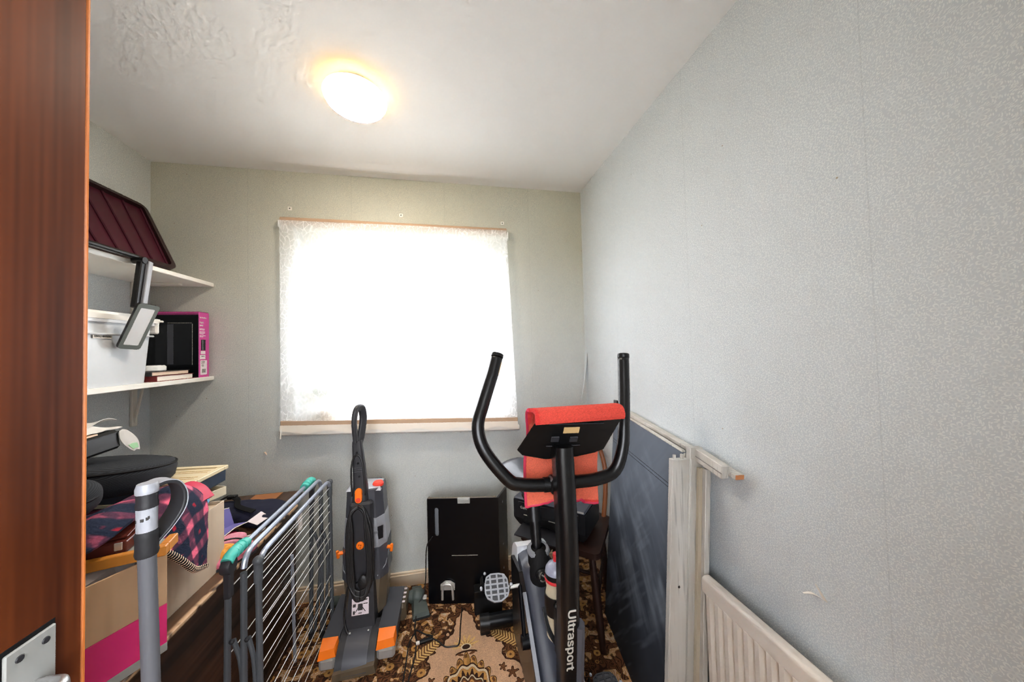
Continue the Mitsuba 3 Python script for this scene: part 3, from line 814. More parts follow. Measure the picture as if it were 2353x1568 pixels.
# magenta box of a television aerial
ab = thing('aerial_box', 'black and magenta carton of a digital aerial standing at the end of the lower shelf', 'box')
Z0 = ZS
part(ab, 'carton', box(-1.516, -1.2401, 1.905, 1.978, Z0, 1.580, 0.001), 'magenta')
part(ab, 'front', box(-1.5155, -1.2405, 1.9035, 1.906, Z0 + 0.001, 1.566, 0.0005), 'black_gloss', 'black printed front')
part(ab, 'top_edge', hull([(-1.516, 1.9035, 1.566), (-1.2405, 1.9035, 1.566), (-1.516, 1.906, 1.582), (-1.2405, 1.906, 1.582), (-1.516, 1.978, 1.588), (-1.2405, 1.978, 1.583)]), 'dark_magenta')
part(ab, 'aerial_picture', put(prism([(0, 0), (0.105, 0), (0.105, 0.215), (0.0, 0.205), (-0.05, 0.19), (-0.05, 0.0)], 0.0006), frame((-1.372, 1.9034, Z0 + 0.065), (1, 0, 0), (0, 0, 1))), 'printer_black', 'printed picture of a flat black aerial')
part(ab, 'aerial_picture', put(prism([(0, 0), (0.026, 0), (0.026, 0.20), (0.0, 0.20)], 0.0007), frame((-1.372, 1.9034, Z0 + 0.07), (1, 0, 0), (0, 0, 1))), 'slate_plastic')
part(ab, 'picture_edge', cat(box(-1.2665, -1.2650, 1.9026, 1.9035, Z0 + 0.065, Z0 + 0.272, 0), put(rbox(0.105, 0.001, 0.0012, 0), trimesh.transformations.translation_matrix([-1.320, 1.9028, Z0 + 0.276]))), 'silver_print')
part(ab, 'lettering', text('technika', 0.0065, (-1.308, 1.9034, Z0 + 0.078), (1, 0, 0), (0, 0, 1), 0.0005, True, 0.034), 'silver_print')
side = lambda y, z: (-1.2399, y, z)
part(ab, 'lettering', text('technika', 0.0075, side(1.9115, 1.5495), (0, 1, 0), (0, 0, 1), 0.0004, True, 0.046), 'print_white')
part(ab, 'lettering', text('Digital', 0.0085, side(1.9115, 1.524), (0, 1, 0), (0, 0, 1), 0.0004, True, 0.027), 'print_white')
part(ab, 'lettering', text('aerial', 0.0085, side(1.9115, 1.509), (0, 1, 0), (0, 0, 1), 0.0004, True, 0.024), 'print_white')
lines = []
for k, (w_, z) in enumerate(((0.036, 1.494), (0.033, 1.4885), (0.038, 1.479), (0.037, 1.4735), (0.028, 1.468), (0.041, 1.459), (0.024, 1.453))):
    lines.append(box(-1.2401, -1.2397, 1.9115, 1.9115 + w_, z, z + 0.0028, 0))
part(ab, 'print_line', cat(*lines), 'print_white', kind='stuff')
part(ab, 'mast_picture', box(-1.2401, -1.2396, 1.922, 1.952, 1.385, 1.440, 0), 'printer_black')
part(ab, 'mast_highlight', box(-1.2399, -1.2393, 1.930, 1.936, 1.386, 1.438, 0), 'mid_grey')
part(ab, 'sticker', box(-1.2401, -1.2395, 1.919, 1.951, 1.366, 1.382, 0), 'print_white')
part(ab, 'sticker', box(-1.2401, -1.2395, 1.914, 1.951, 1.340, 1.362, 0), 'print_white')
part(ab, 'sticker', box(-1.2401, -1.2395, 1.917, 1.962, Z0 + 0.012, 1.334, 0), 'print_white', 'white sticker with CE mark and bar code')
part(ab, 'lettering', text('CE', 0.010, side(1.9225, 1.303), (0, 1, 0), (0, 0, 1), 0.0009, False, 0.016), 'ink')
part(ab, 'print_line', cat(*[box(-1.2401, -1.2392, 1.922, 1.922 + w_, z, z + 0.003, 0) for w_, z in ((0.026, 1.326), (0.022, 1.319), (0.024, 1.353))]), 'ink', kind='stuff')
part(ab, 'bar_code', cat(*[box(-1.2401, -1.2392, 1.926 + 0.0030 * k, 1.9275 + 0.0030 * k + 0.0006 * (k % 3), 1.270, 1.290, 0) for k in range(9)]), 'ink_grey', kind='stuff')

def book(name, label, x0, x1, y0, y1, z0, z1, cover, pages, rz):
    b = thing(name, label, 'book', 'books on the lower shelf')
    cx, cy = (x0 + x1) / 2, (y0 + y1) / 2
    g = lambda m: move(move(m, -cx, -cy, 0), cx, cy, 0, rz)
    part(b, 'page_block', g(box(x0 + 0.004, x1 - 0.004, y0 + 0.002, y1 - 0.004, z0 + 0.0015, z1 - 0.0015, 0.0005)), pages, 'edges of the pages')
    part(b, 'cover', g(cat(box(x0, x1, y0, y1, z0, z0 + 0.0018, 0.0005), box(x0, x1, y0, y1, z1 - 0.0018, z1, 0.0005), box(x0, x1, y0, y0 + 0.0022, z0, z1, 0.0005))), cover)
    return b
book('book', 'red backed white paged book lying lowest beside the magenta carton', -1.42, -1.243, 1.672, 1.880, ZS, ZS + 0.024, 'dark_red', 'page_white', 0)
book('book', 'dark covered cream paged book lying on top of the red backed book', -1.41, -1.250, 1.664, 1.862, ZS + 0.0245, ZS + 0.043, 'ink', 'page_cream', -2)
hb = thing('wireless_hub', 'small round white device lying on the stacked books', 'device')
part(hb, 'body', move(lathe([(0, 0), (0.046, 0), (0.050, 0.004), (0.050, 0.020), (0.045, 0.026), (0, 0.027)], 32), -1.315, 1.735, ZS + 0.0435), 'white_pvc')
part(hb, 'top_ring', move(lathe([(0.030, 0), (0.034, 0), (0.034, 0.0012), (0.030, 0.0012)], 32), -1.315, 1.735, ZS + 0.0700), 'mid_grey')

# ------------------------------------------------------------------ chest along the left wall
ch = thing('wooden_chest', 'long dark brown wooden chest with a splintered top edge along the left wall', 'chest')
FX, ZT = -0.748, 0.61
part(ch, 'top', box(XL + 0.02, FX, 0.62, 1.80, ZT - 0.024, ZT, 0.003), 'chest_wood')
part(ch, 'front_panel', box(FX - 0.030, FX - 0.008, 0.64, 1.79, 0.004, ZT - 0.024, 0.002), 'chest_wood')
part(ch, 'end_panel', box(XL + 0.03, FX - 0.030, 1.765, 1.788, 0.004, ZT - 0.024, 0.002), 'chest_wood')
part(ch, 'end_panel', box(XL + 0.03, FX - 0.030, 0.64, 0.663, 0.004, ZT - 0.024, 0.002), 'chest_wood')
part(ch, 'back_panel', box(XL + 0.022, XL + 0.03, 0.64, 1.788, 0.004, ZT - 0.024, 0.001), 'chest_wood')
part(ch, 'plinth', box(FX - 0.034, FX - 0.004, 0.63, 1.795, 0.0, 0.05, 0.003), 'chest_wood')
fp = thing('wooden_board', 'loose brown wooden board lying behind the chest under the window', 'board')
part(fp, 'board', box(-1.15, -0.80, 1.803, 1.978, ZT - 0.020, ZT, 0.002), 'chest_wood')
part(fp, 'leg', box(-1.13, -1.09, 1.84, 1.88, 0.0, ZT - 0.020, 0.002), 'chest_wood')
part(fp, 'leg', box(-0.86, -0.82, 1.84, 1.88, 0.0, ZT - 0.020, 0.002), 'chest_wood')

def carton(name, label, c, ax, sx, sy, z0, z1, m, t=0.004, base=True):
    """An open-topped cardboard box; ax = direction of its x side."""
    k = thing(name, label, 'box')
    mm = frame((c[0], c[1], 0), (ax[0], ax[1], 0), (-ax[1], ax[0], 0))
    if mm[2, 2] < 0:
        mm[:3, 2] *= -1
    part(k, 'walls', put(cat(box(-sx / 2, sx / 2, -sy / 2, -sy / 2 + t, z0, z1, 0.001), box(-sx / 2, sx / 2, sy / 2 - t, sy / 2, z0, z1, 0.001),
                             box(-sx / 2, -sx / 2 + t, -sy / 2 + t, sy / 2 - t, z0, z1, 0.001), box(sx / 2 - t, sx / 2, -sy / 2 + t, sy / 2 - t, z0, z1, 0.001),
                             box(-sx / 2 + t, sx / 2 - t, -sy / 2 + t, sy / 2 - t, z0, z0 + t, 0.001)), mm), m)
    return k, mm

# big pale carton in the middle of the chest
k, mm = carton('cardboard_box', 'large pale cardboard box in the middle of the chest under the tartan blanket', (-0.975, 1.225), (0, 1), 0.240, 0.356, ZT, 0.838, 'pale_cardboard')
part(k, 'flap', put(box(-0.118, 0.118, -0.170, 0.170, 0.822, 0.826, 0.001), mm), 'pale_cardboard', 'closed inner flap')

# stack at the front: pink carton below, brown carton on top
d_face = unit(V(0.485, 0.875, 0)); n_face = unit(V(0.875, -0.485, 0))
cn = V(-0.716, 0.995, 0)
def stack(name, label, z0, z1, L, D, m, inset=0.0):
    c = cn - d_face * (L / 2) - n_face * (D / 2 + inset)
    return carton(name, label, (c[0], c[1]), (d_face[0], d_face[1]), L, D, z0, z1, m)
k, mm = stack('shoe_box', 'pink cardboard box at the bottom of the front stack beside the door', ZT, 0.727, 0.36, 0.20, 'pink_card')
part(k, 'base_trim', put(box(-0.1805, 0.1805, -0.1005, 0.1005, ZT, ZT + 0.021, 0.001), mm), 'grey_lining', 'grey lower edge')
part(k, 'lid', put(box(-0.178, 0.178, -0.098, 0.098, 0.720, 0.7268, 0.001), mm), 'pink_card')
k, mm = stack('cardboard_box', 'brown open cardboard box on top of the pink box beside the door', 0.7275, 0.858, 0.36, 0.20, 'cardboard')
part(k, 'tape', put(box(-0.06, -0.03, -0.1006, -0.0995, 0.765, 0.83, 0), mm), 'pale_cardboard', 'pale torn tape mark')
mb = mm
fl = thing('fur_scrap', 'grey fluffy fabric scraps stuffed in the brown cardboard box', 'fabric')
rngf = np.random.default_rng(8)
for q in range(3):
    e = ellipsoid((-0.10 + 0.09 * q, -0.03 + 0.03 * (q % 2), 0.826 + 0.004 * q), (0.075, 0.05, 0.035), 3)
    v = e.vertices; v += (meshkit.noise(v * 45.0, 3)[:, None] - 0.5) * 0.035
    part(fl, 'fold', put(trimesh.Trimesh(v, e.faces, process=False), mb), 'grey_fluff' if q != 1 else 'black_matt', smooth=True)

# orange pine tray resting on the brown box, maroon case, yellow card
ot = thing('pine_frame', 'orange pine frame with a grey back lying across the brown cardboard box', 'frame')
mf = frame((-0.876, 1.008, 0.880), (0.96, 0.28, 0), (-0.28, 0.96, 0))
def inF(m): return put(m, mf)
part(ot, 'rail', inF(box(-0.21, 0.165, -0.108, -0.090, -0.012, 0.012, 0.002)), 'orange_pine')
part(ot, 'rail', inF(box(-0.21, -0.02, 0.080, 0.098, -0.012, 0.012, 0.002)), 'orange_pine')
part(ot, 'rail', inF(box(0.147, 0.165, -0.090, -0.040, -0.012, 0.012, 0.002)), 'orange_pine')
part(ot, 'rail', inF(box(-0.21, -0.192, -0.090, 0.080, -0.012, 0.012, 0.002)), 'orange_pine')
part(ot, 'back_board', inF(move(prism([(-0.192, -0.09), (0.147, -0.09), (0.147, -0.045), (0.0, 0.08), (-0.192, 0.08)], 0.008), 0, 0, -0.006)), 'grey_lining', 'grey back board')
mc = thing('maroon_case', 'flat maroon case with a lifted lid on the pine frame under the tartan blanket', 'case')
part(mc, 'tray', inF(box(-0.120, 0.085, -0.075, 0.060, 0.0035, 0.030, 0.002)), 'mahogany')
part(mc, 'lid', put(box(-0.100, 0.100, -0.055, 0.055, 0.0, 0.004, 0.001), mf @ trimesh.transformations.translation_matrix([-0.020, -0.005, 0.040]) @ trimesh.transformations.rotation_matrix(math.radians(8), [1, 0, 0])), 'mahogany')
part(mc, 'clasp', inF(box(0.064, 0.078, -0.0775, -0.0745, 0.012, 0.030, 0.001)), 'chrome')
yc = solid('note_block', 'small yellow card block beside the maroon case', 'card', inF(box(0.100, 0.124, -0.030, 0.0, 0.0035, 0.030, 0.001)), 'yellow_card')
rf = thing('ring_binder', 'dark red folder standing between the front boxes and the pale cardboard box', 'folder')
part(rf, 'cover', cat(box(-0.800, -0.7755, 1.050, 1.0565, ZT + 0.002, 0.845, 0.001), box(-0.800, -0.7755, 1.0655, 1.071, ZT + 0.002, 0.845, 0.001)), 'dark_red')
part(rf, 'spine', box(-0.7765, -0.7735, 1.050, 1.071, ZT + 0.0, 0.846, 0.001), 'dark_red')

# ------------------------------------------------------------------ things on the big carton
cb = thing('cream_tray', 'shallow cream card tray under the dark blue game box', 'tray')
mt = frame((-1.03, 1.372, 0.842), unit((0.93, -0.36, 0.0)), (0.36, 0.93, 0)); mt[:3, 2] = np.abs(mt[:3, 2])
part(cb, 'base', put(box(-0.19, 0.19, -0.09, 0.09, 0.0, 0.003, 0.0005), mt), 'cream_card')
for a in ((-0.19, 0.19, -0.093, -0.090), (-0.19, 0.19, 0.090, 0.093), (-0.193, -0.19, -0.093, 0.093), (0.19, 0.193, -0.093, 0.093)):
    part(cb, 'side', put(box(a[0], a[1], a[2], a[3], 0.0, 0.030, 0.0005), mt), 'cream_card')
bt = thing('lunch_tub', 'sky blue plastic tub lid peeping out behind the tartan blanket', 'tub')
part(bt, 'body', move(put(prism(Polygon(rrect(0.13, 0.085, 0.025)), 0.045), np.eye(4)), -0.858, 1.235, 0.8265, 15), 'sky_blue')
part(bt, 'rim', move(put(prism(Polygon(rrect(0.138, 0.093, 0.028)).difference(Polygon(rrect(0.118, 0.073, 0.02))), 0.008), np.eye(4)), -0.858, 1.235, 0.866, 15), 'sky_blue')
gb = thing('game_box', 'dark blue box with a cream wooden rim on top leaning beside the black ring cushion', 'box')
A_, C_, B_ = V(-0.842, 1.446, 0.934), V(-0.868, 1.278, 0.934), V(-1.16, 1.455, 0.942)
ex = unit(B_ - A_); ey = unit(C_ - A_ - np.dot(C_ - A_, ex) * ex); ez = np.cross(ex, ey)
if ez[2] < 0: ez = -ez
mg = np.eye(4); mg[:3, 0], mg[:3, 1], mg[:3, 2], mg[:3, 3] = ex, ey, ez, A_
part(gb, 'body', put(box(0.006, 0.30, 0.004, 0.166, -0.058, -0.012, 0.002), mg), 'navy_card')
part(gb, 'rim', put(cat(box(0, 0.31, 0, 0.022, -0.014, 0.0), box(0, 0.31, 0.150, 0.172, -0.014, 0.0), box(0, 0.022, 0.022, 0.150, -0.014, 0.0), box(0.288, 0.31, 0.022, 0.150, -0.014, 0.0)), mg), 'cream_wood', 'cream wooden rim')
part(gb, 'lid_panel', put(box(0.022, 0.288, 0.022, 0.150, -0.013, -0.005, 0.001), mg), 'cream_wood')
part(gb, 'groove', put(cat(*[box(0.024, 0.286, y, y + 0.003, -0.0052, -0.0040, 0) for y in (0.045, 0.062, 0.105, 0.122)]), mg), 'sticker_tan', kind='stuff')

# black ring cushion, knitted cushion, laptop case, plastic bag
rc = thing('ring_cushion', 'large rounded black mesh cushion lying on the game box and blanket', 'cushion')
prof = [(0.0, -0.02), (0.045, -0.040), (0.12, -0.046), (0.165, -0.038), (0.182, -0.014), (0.183, 0.018), (0.172, 0.036), (0.14, 0.043), (0.06, 0.040), (0.0, 0.038)]
ring_m = lathe([(r, z) for r, z in prof], 48)
ring_m.apply_scale([0.86, 1.10, 1.0])
MR = trimesh.transformations.rotation_matrix(math.radians(-9), [1, 0, 0]) @ trimesh.transformations.rotation_matrix(math.radians(5), [0, 1, 0])
mr = trimesh.transformations.translation_matrix([-1.065, 1.225, 0.992]) @ MR
part(rc, 'pad', put(ring_m, mr), 'black_knit', smooth=50)
part(rc, 'piping', put(sweep(curve([(0.86 * 0.178 * math.cos(a), 1.10 * 0.178 * math.sin(a), 0.030) for a in np.arange(24) * math.pi / 12], 2, True), circ(0.0035, 6), closed=True), mr), 'black_matt')
kc = thing('knit_cushion', 'small black ribbed knit cushion beside the door edge on the tartan blanket', 'cushion')
part(kc, 'pad', ellipsoid((-0.948, 0.985, 1.000), (0.064, 0.088, 0.050), 4, 0.8), 'black_knit', smooth=True)
part(kc, 'seam', tube(curve([(-0.948 + 0.064 * math.cos(a), 0.985 + 0.088 * math.sin(a), 1.000) for a in np.arange(16) * math.pi / 8], 3, True), 0.004, 6, True), 'black_matt')
lc = thing('laptop_case', 'flat black case lying on the ring cushion under the plastic bag', 'case')
ml = trimesh.transformations.translation_matrix([-1.200, 1.080, 1.084]) @ trimesh.transformations.rotation_matrix(math.radians(-2), [0, 0, 1]) @ trimesh.transformations.rotation_matrix(math.radians(4), [1, 0, 0]) @ trimesh.transformations.rotation_matrix(math.radians(-4), [0, 1, 0])
part(lc, 'body', put(box(-0.15, 0.15, -0.20, 0.20, -0.042, 0.018, 0.008), ml), 'black_satin')
part(lc, 'zip', put(cat(box(0.149, 0.1515, -0.19, 0.19, 0.008, 0.011, 0.0005), box(-0.14, 0.15, 0.199, 0.2015, 0.008, 0.011, 0.0005)), ml), 'charcoal')
pb = thing('plastic_bag', 'crumpled white plastic bag and papers heaped on the black case', 'plastic bag')
def heap(u0, u1, v0, v1, h, seed, t, flat=0.3):
    uu, vv = np.linspace(u0, u1, 26), np.linspace(v0, v1, 26)
    U, W = np.meshgrid(uu, vv, indexing='ij')
    a = (U - u0) / (u1 - u0) * 2 - 1; b = (W - v0) / (v1 - v0) * 2 - 1
    z = 0.018 + h * (1 - a * a) * (1 - b * b) * (0.5 + meshkit.fbm(np.stack([U * 14, W * 14, U * 0], -1), 3, seed)) + 0.012 * meshkit.noise(np.stack([U * 40, W * 40, U * 0], -1), seed) * (1 - flat)
    return sheet(np.stack([U, W, z], -1), t)
part(pb, 'sheet', put(heap(-0.14, 0.14, -0.16, 0.22, 0.060, 2, 0.001), ml), 'polythene', smooth=40)
crest = [[V(-0.06 + 0.17 * s, 0.10 + 0.14 * t_, 0.020 + 0.05 * math.sin(2.6 * t_) * (1 - 0.4 * s) + 0.008 * math.sin(9 * s + 6 * t_)) for s in np.linspace(0, 1, 12)] for t_ in np.linspace(0, 1, 12)]
part(pb, 'fold', put(sheet(crest, 0.001), ml), 'polythene', 'raised fold of plastic', smooth=40)
part(pb, 'papers', put(cat(box(-0.10, 0.146, -0.20, 0.14, 0.0165, 0.021, 0.0005), move(box(-0.09, 0.13, -0.12, 0.12, 0.021, 0.026, 0.0005), 0, 0, 0, 6)), ml), 'page_cream', 'stack of cream papers')
hang = []
for t_ in np.linspace(0, 1, 14):
    w_ = 0.004 + 0.015 * math.sin(math.pi * min(0.93, 0.10 + 0.83 * t_))
    c = V(0.156 + 0.010 * t_, 0.200 + 0.024 * t_, 0.016 - 0.076 * t_)
    hang.append([c + V(0.25 * s * w_, s * w_, -0.004 * abs(s)) for s in np.linspace(-1, 1, 7)])
tag_ = part(pb, 'hanging_corner', put(sheet(hang, 0.0012), ml), 'polythene', 'white corner hanging down', smooth=40)
hg = [[p + V(0.0012, 0, 0) for p in row[1:6]] for row in hang[9:13]]
part(tag_, 'print', put(sheet(hg, 0.0010), ml), 'green_print', 'pale green print')

# tartan blanket: one piece rolled over the boxes on the left, one hanging down over the pale carton
tb = thing('tartan_blanket', 'pink, navy and black tartan blanket draped over the boxes with a whip-stitched edge', 'blanket')
def grid(rows, ku=6, kv=6):
    R = [curve(r, kv) for r in rows]
    R = np.array(R)
    return np.stack([curve(R[:, j], ku) for j in range(R.shape[1])], 1)
left = grid([[(-1.02, 0.80, 0.925), (-0.93, 0.84, 0.925), (-0.86, 0.84, 0.917), (-0.815, 0.835, 0.912)],
             [(-1.02, 0.86, 0.935), (-0.93, 0.88, 0.950), (-0.85, 0.88, 0.948), (-0.800, 0.875, 0.920)],
             [(-1.04, 0.95, 0.930), (-0.93, 0.945, 0.930), (-0.84, 0.945, 0.968), (-0.785, 0.935, 0.932)],
             [(-1.06, 1.06, 0.925), (-0.95, 1.04, 0.928), (-0.86, 1.02, 0.968), (-0.790, 1.010, 0.948)],
             [(-1.06, 1.16, 0.918), (-0.97, 1.15, 0.918), (-0.88, 1.12, 0.962), (-0.800, 1.09, 0.955)]])
left[..., 2] += 0.012 * (meshkit.fbm(left * 22.0, 3, 4) - 0.5)
part(tb, 'body', sheet(left, 0.010), 'tartan', smooth=50)
right = grid([[(-0.86, 1.075, 0.945), (-0.855, 1.12, 0.960), (-0.86, 1.17, 0.955), (-0.87, 1.215, 0.93)],
              [(-0.80, 1.055, 0.945), (-0.795, 1.115, 0.968), (-0.80, 1.17, 0.958), (-0.80, 1.220, 0.925)],
              [(-0.770, 1.040, 0.890), (-0.765, 1.100, 0.905), (-0.768, 1.165, 0.895), (-0.774, 1.220, 0.875)],
              [(-0.766, 1.030, 0.862), (-0.757, 1.090, 0.825), (-0.762, 1.155, 0.790), (-0.772, 1.216, 0.775)],
              [(-0.766, 1.026, 0.852), (-0.755, 1.082, 0.792), (-0.758, 1.145, 0.720), (-0.771, 1.210, 0.690)]])
right[..., 0] += 0.010 * (meshkit.fbm(right * 18.0, 3, 7) - 0.5)
part(tb, 'hanging_end', sheet(right, 0.010), 'tartan', smooth=50)
edge = right[-1]
part(tb, 'edge_cord', tube(edge, 0.0085, 8), 'black_matt', 'black bound edge')
st = []
E_ = curve(edge, 3)
L_ = np.r_[0, np.cumsum(np.linalg.norm(np.diff(E_, axis=0), axis=1))]
for s in np.arange(0.006, L_[-1] - 0.004, 0.0100):
    p = np.array([np.interp(s, L_, E_[:, q]) for q in range(3)]); q_ = np.array([np.interp(s + 0.003, L_, E_[:, q]) for q in range(3)])
    d = unit(q_ - p)
    ringp = [p + 0.0082 * (math.cos(a) * unit(np.cross(d, V(1, 0, 0))) + math.sin(a) * V(1, 0, 0)) + d * 0.0018 * a / 3 for a in np.linspace(0, 2 * math.pi, 9)[:-1]]
    part(tb, 'stitch', tube(ringp, 0.0016, 5, True), 'page_cream', smooth=True)
roll = [(-0.905, 1.235, 0.905), (-0.855, 1.230, 0.938), (-0.805, 1.215, 0.930), (-0.776, 1.212, 0.895)]
part(tb, 'turned_corner', sheet([[V(*p) + V(0.004, dy, -0.10 * abs(dy)) for dy in np.linspace(-0.035, 0.035, 6)] for p in curve(roll, 6)], 0.012), 'crimson', 'bright red turned-up corner', smooth=50)
part(tb, 'fringe_patch', ellipsoid((-0.790, 1.222, 0.865), (0.012, 0.028, 0.022), 2), 'page_cream', 'cream lining showing')

# ------------------------------------------------------------------ things lying on the chest top towards the window
def blob(c, r, sub, amp, freq, seed, m, key, name, rz=0, label=None, floor=ZT):
    e = ellipsoid((0, 0, 0), r, sub, 0.85)
    v = e.vertices
    n = v / (np.linalg.norm(v, axis=1, keepdims=True) + 1e-9)
    v = v + n * (amp * (meshkit.fbm(v * freq, 3, seed) - 0.5))[:, None]
    e = move(trimesh.Trimesh(v, e.faces, process=False), c[0], c[1], c[2], rz)
    e.vertices[:, 2] = np.maximum(e.vertices[:, 2], floor + 0.0005)
    return part(key, name, e, m, label, smooth=50)

nb = thing('cloth_bag', 'dark navy cloth bag with a strap lying flat at the window end of the chest', 'bag')
blob((-0.93, 1.705, ZT + 0.025), (0.19, 0.085, 0.042), 4, 0.05, 14.0, 3, 'navy_cloth', nb, 'body', -12)
blob((-0.825, 1.645, ZT + 0.018), (0.085, 0.055, 0.028), 4, 0.03, 18.0, 5, 'navy_cloth', nb, 'pocket', -15)
part(nb, 'strap', sweep(curve([(-1.10, 1.735, ZT + 0.04), (-1.03, 1.755, ZT + 0.085), (-0.97, 1.725, ZT + 0.080), (-0.93, 1.66, ZT + 0.075), (-0.85, 1.62, ZT + 0.062)], 6), rrect(0.022, 0.004, 0.0015), up=(0, 0, 1)), 'black_matt', 'black strap')
part(nb, 'buckle', box(-1.020, -0.985, 1.735, 1.760, ZT + 0.078, ZT + 0.092, 0.003), 'black_plastic')
oc = solid('kraft_sheet', 'flat orange brown card behind the navy cloth bag', 'card', box(-1.02, -0.89, 1.81, 1.965, ZT + 0.0005, ZT + 0.0035, 0.0005), 'raw_wood')

lf = thing('leaflet', 'folded violet printed leaflet standing open on the chest', 'leaflet')
P0 = V(-0.950, 1.485, ZT + 0.025)
part(lf, 'leaf', sheet([[P0 + V(0.00, 0.0, 0), P0 + V(0.02, 0.06, 0.004), P0 + V(0.035, 0.12, 0)], [P0 + V(-0.025, 0.01, 0.075), P0 + V(0.0, 0.07, 0.082), P0 + V(0.012, 0.128, 0.066)]], 0.0012), 'violet_card')
part(lf, 'leaf', sheet([[P0 + V(0.0, 0.0, 0), P0 + V(0.02, 0.06, 0.004), P0 + V(0.035, 0.12, 0)], [P0 + V(0.065, -0.035, 0.006), P0 + V(0.090, 0.030, 0.024), P0 + V(0.105, 0.090, 0.016)]], 0.0012), 'violet_card')
part(lf, 'edge', cat(tube([P0 + V(0.065, -0.035, 0.0065), P0 + V(0.090, 0.030, 0.0245), P0 + V(0.105, 0.090, 0.0165)], 0.0018, 6), tube([P0 + V(-0.025, 0.01, 0.075), P0 + V(0.0, 0.07, 0.082), P0 + V(0.012, 0.128, 0.066)], 0.0018, 6)), 'white_paper', 'white edges')
lf2 = solid('price_card', 'small pink and white card lying against the violet leaflet', 'card', sheet([[P0 + V(0.10, 0.09, 0.016), P0 + V(0.125, 0.145, 0.030)], [P0 + V(0.145, 0.075, 0.004), P0 + V(0.170, 0.125, 0.012)]], 0.0012), 'print_white')
cr = thing('crimson_pouch', 'crimson and black pouch below the violet leaflet', 'pouch')
blob((-0.905, 1.515, ZT + 0.012), (0.045, 0.055, 0.018), 3, 0.012, 30.0, 6, 'crimson', cr, 'body', 20)
part(cr, 'zip', tube(curve([(-0.945, 1.50, ZT + 0.028), (-0.900, 1.515, ZT + 0.034), (-0.865, 1.545, ZT + 0.026)], 6), 0.0025, 6), 'black_matt')
ci = solid('white_cable', 'curved white cable round the leaflet on the chest', 'cable', tube(curve([(-0.845, 1.510, ZT + 0.006), (-0.805, 1.530, ZT + 0.006), (-0.785, 1.570, ZT + 0.007), (-0.800, 1.605, ZT + 0.012)], 8), 0.0045, 8), 'white_pvc')
bc = solid('black_cable', 'thin black cable lying across the pink slippers', 'cable', tube(curve([(-0.905, 1.395, ZT + 0.055), (-0.86, 1.400, ZT + 0.054), (-0.81, 1.430, ZT + 0.048), (-0.775, 1.48, ZT + 0.004), (-0.760, 1.53, ZT + 0.004)], 8), 0.003, 8), 'cord')
for q, (c, rz, m, lab) in enumerate((((-0.850, 1.440, ZT + 0.022), 70, 'pink_towel', 'fluffy pale pink slipper lying on the chest nearest the leaflet'), ((-0.785, 1.372, ZT + 0.018), 60, 'rose_towel', 'fluffy rose pink slipper at the front edge of the chest by the pale carton'))):
    s = thing('slipper', lab, 'slipper', 'pink slippers on the chest')
    blob(c, (0.075, 0.040, 0.024), 4, 0.010, 60.0, 11 + q, m, s, 'upper', rz)
    part(s, 'sole', move(prism(Polygon(rrect(0.15, 0.076, 0.036)), 0.008), c[0], c[1], ZT + 0.0005, rz), 'charcoal', 'dark sole')
ac = thing('amber_cloth', 'crumpled amber yellow cloth between the pink slippers', 'cloth')
blob((-0.802, 1.352, ZT + 0.042), (0.026, 0.030, 0.018), 4, 0.022, 60.0, 9, 'amber_cloth', ac, 'fold', floor=ZT + 0.02)

# ------------------------------------------------------------------ stick vacuum handle by the door
sv = thing('stick_vacuum', 'grey metal pole with a black looped handle standing beside the open door', 'stick vacuum')
PX_, PY_ = -0.504, 0.660
part(sv, 'tube', rod((PX_ + 0.004, PY_ + 0.03, 0.12), (PX_, PY_, 1.03), 0.0113, 22), 'pole_grey')
part(sv, 'collar', move(lathe([(0, 1.020), (0.0133, 1.020), (0.0148, 1.026), (0.0141, 1.032), (0.0141, 1.050), (0.0152, 1.056), (0.0129, 1.062), (0, 1.062)], 24), PX_, PY_, 0), 'dark_rubber')
part(sv, 'sleeve', move(lathe([(0, 1.058), (0.0128, 1.058), (0.0131, 1.104), (0, 1.104)], 24), PX_, PY_, 0), 'light_grey', 'pale grey sleeve with worn print')
for a, w, z in ((-78, 0.0055, 1.083), (-52, 0.004, 1.0845), (-44, 0.003, 1.086), (-125, 0.004, 1.081)):
    an = math.radians(a)
    part(sv, 'worn_print', put(rbox(w * 0.8, 0.0006, 0.0048, 0.0002), frame((PX_ + 0.0131 * math.cos(an), PY_ + 0.0131 * math.sin(an), z), (-math.sin(an), math.cos(an), 0), (math.cos(an), math.sin(an), 0))), 'ink')
part(sv, 'top_collar', move(lathe([(0, 1.100), (0.0137, 1.100), (0.0141, 1.106), (0.0131, 1.110), (0.0135, 1.128), (0, 1.128)], 24), PX_, PY_, 0), 'charcoal')
part(sv, 'cap', move(lathe([(0, 1.124), (0.0141, 1.124), (0.0146, 1.132), (0.0122, 1.140), (0, 1.142)], 24), PX_, PY_, 0), 'light_grey', 'silver cap')
loop = curve([(PX_ + 0.5 * s_, PY_ + 0.85 * s_, z_) for s_, z_ in ((0.008, 1.131), (0.024, 1.133), (0.040, 1.125), (0.048, 1.104), (0.045, 1.080), (0.030, 1.056), (0.010, 1.036))], 6)
nv_ = V(-0.86, 0.51, 0)
part(sv, 'loop_handle', sweep(loop + nv_ * 0.014, rrect(0.042, 0.0055, 0.0024), up=(0, 0, 1)), 'charcoal', 'black looped handle')
lo = loop.copy(); ctr = V(PX_ + 0.015, PY_ + 0.026, 1.09)
outw = (lo - ctr); outw /= np.linalg.norm(outw, axis=1, keepdims=True)
part(sv, 'loop_trim', sweep(lo + outw * 0.0038 + nv_ * 0.010, rrect(0.034, 0.0016, 0.0007), up=(0, 0, 1)), 'light_grey', 'silver outer strip of the loop')
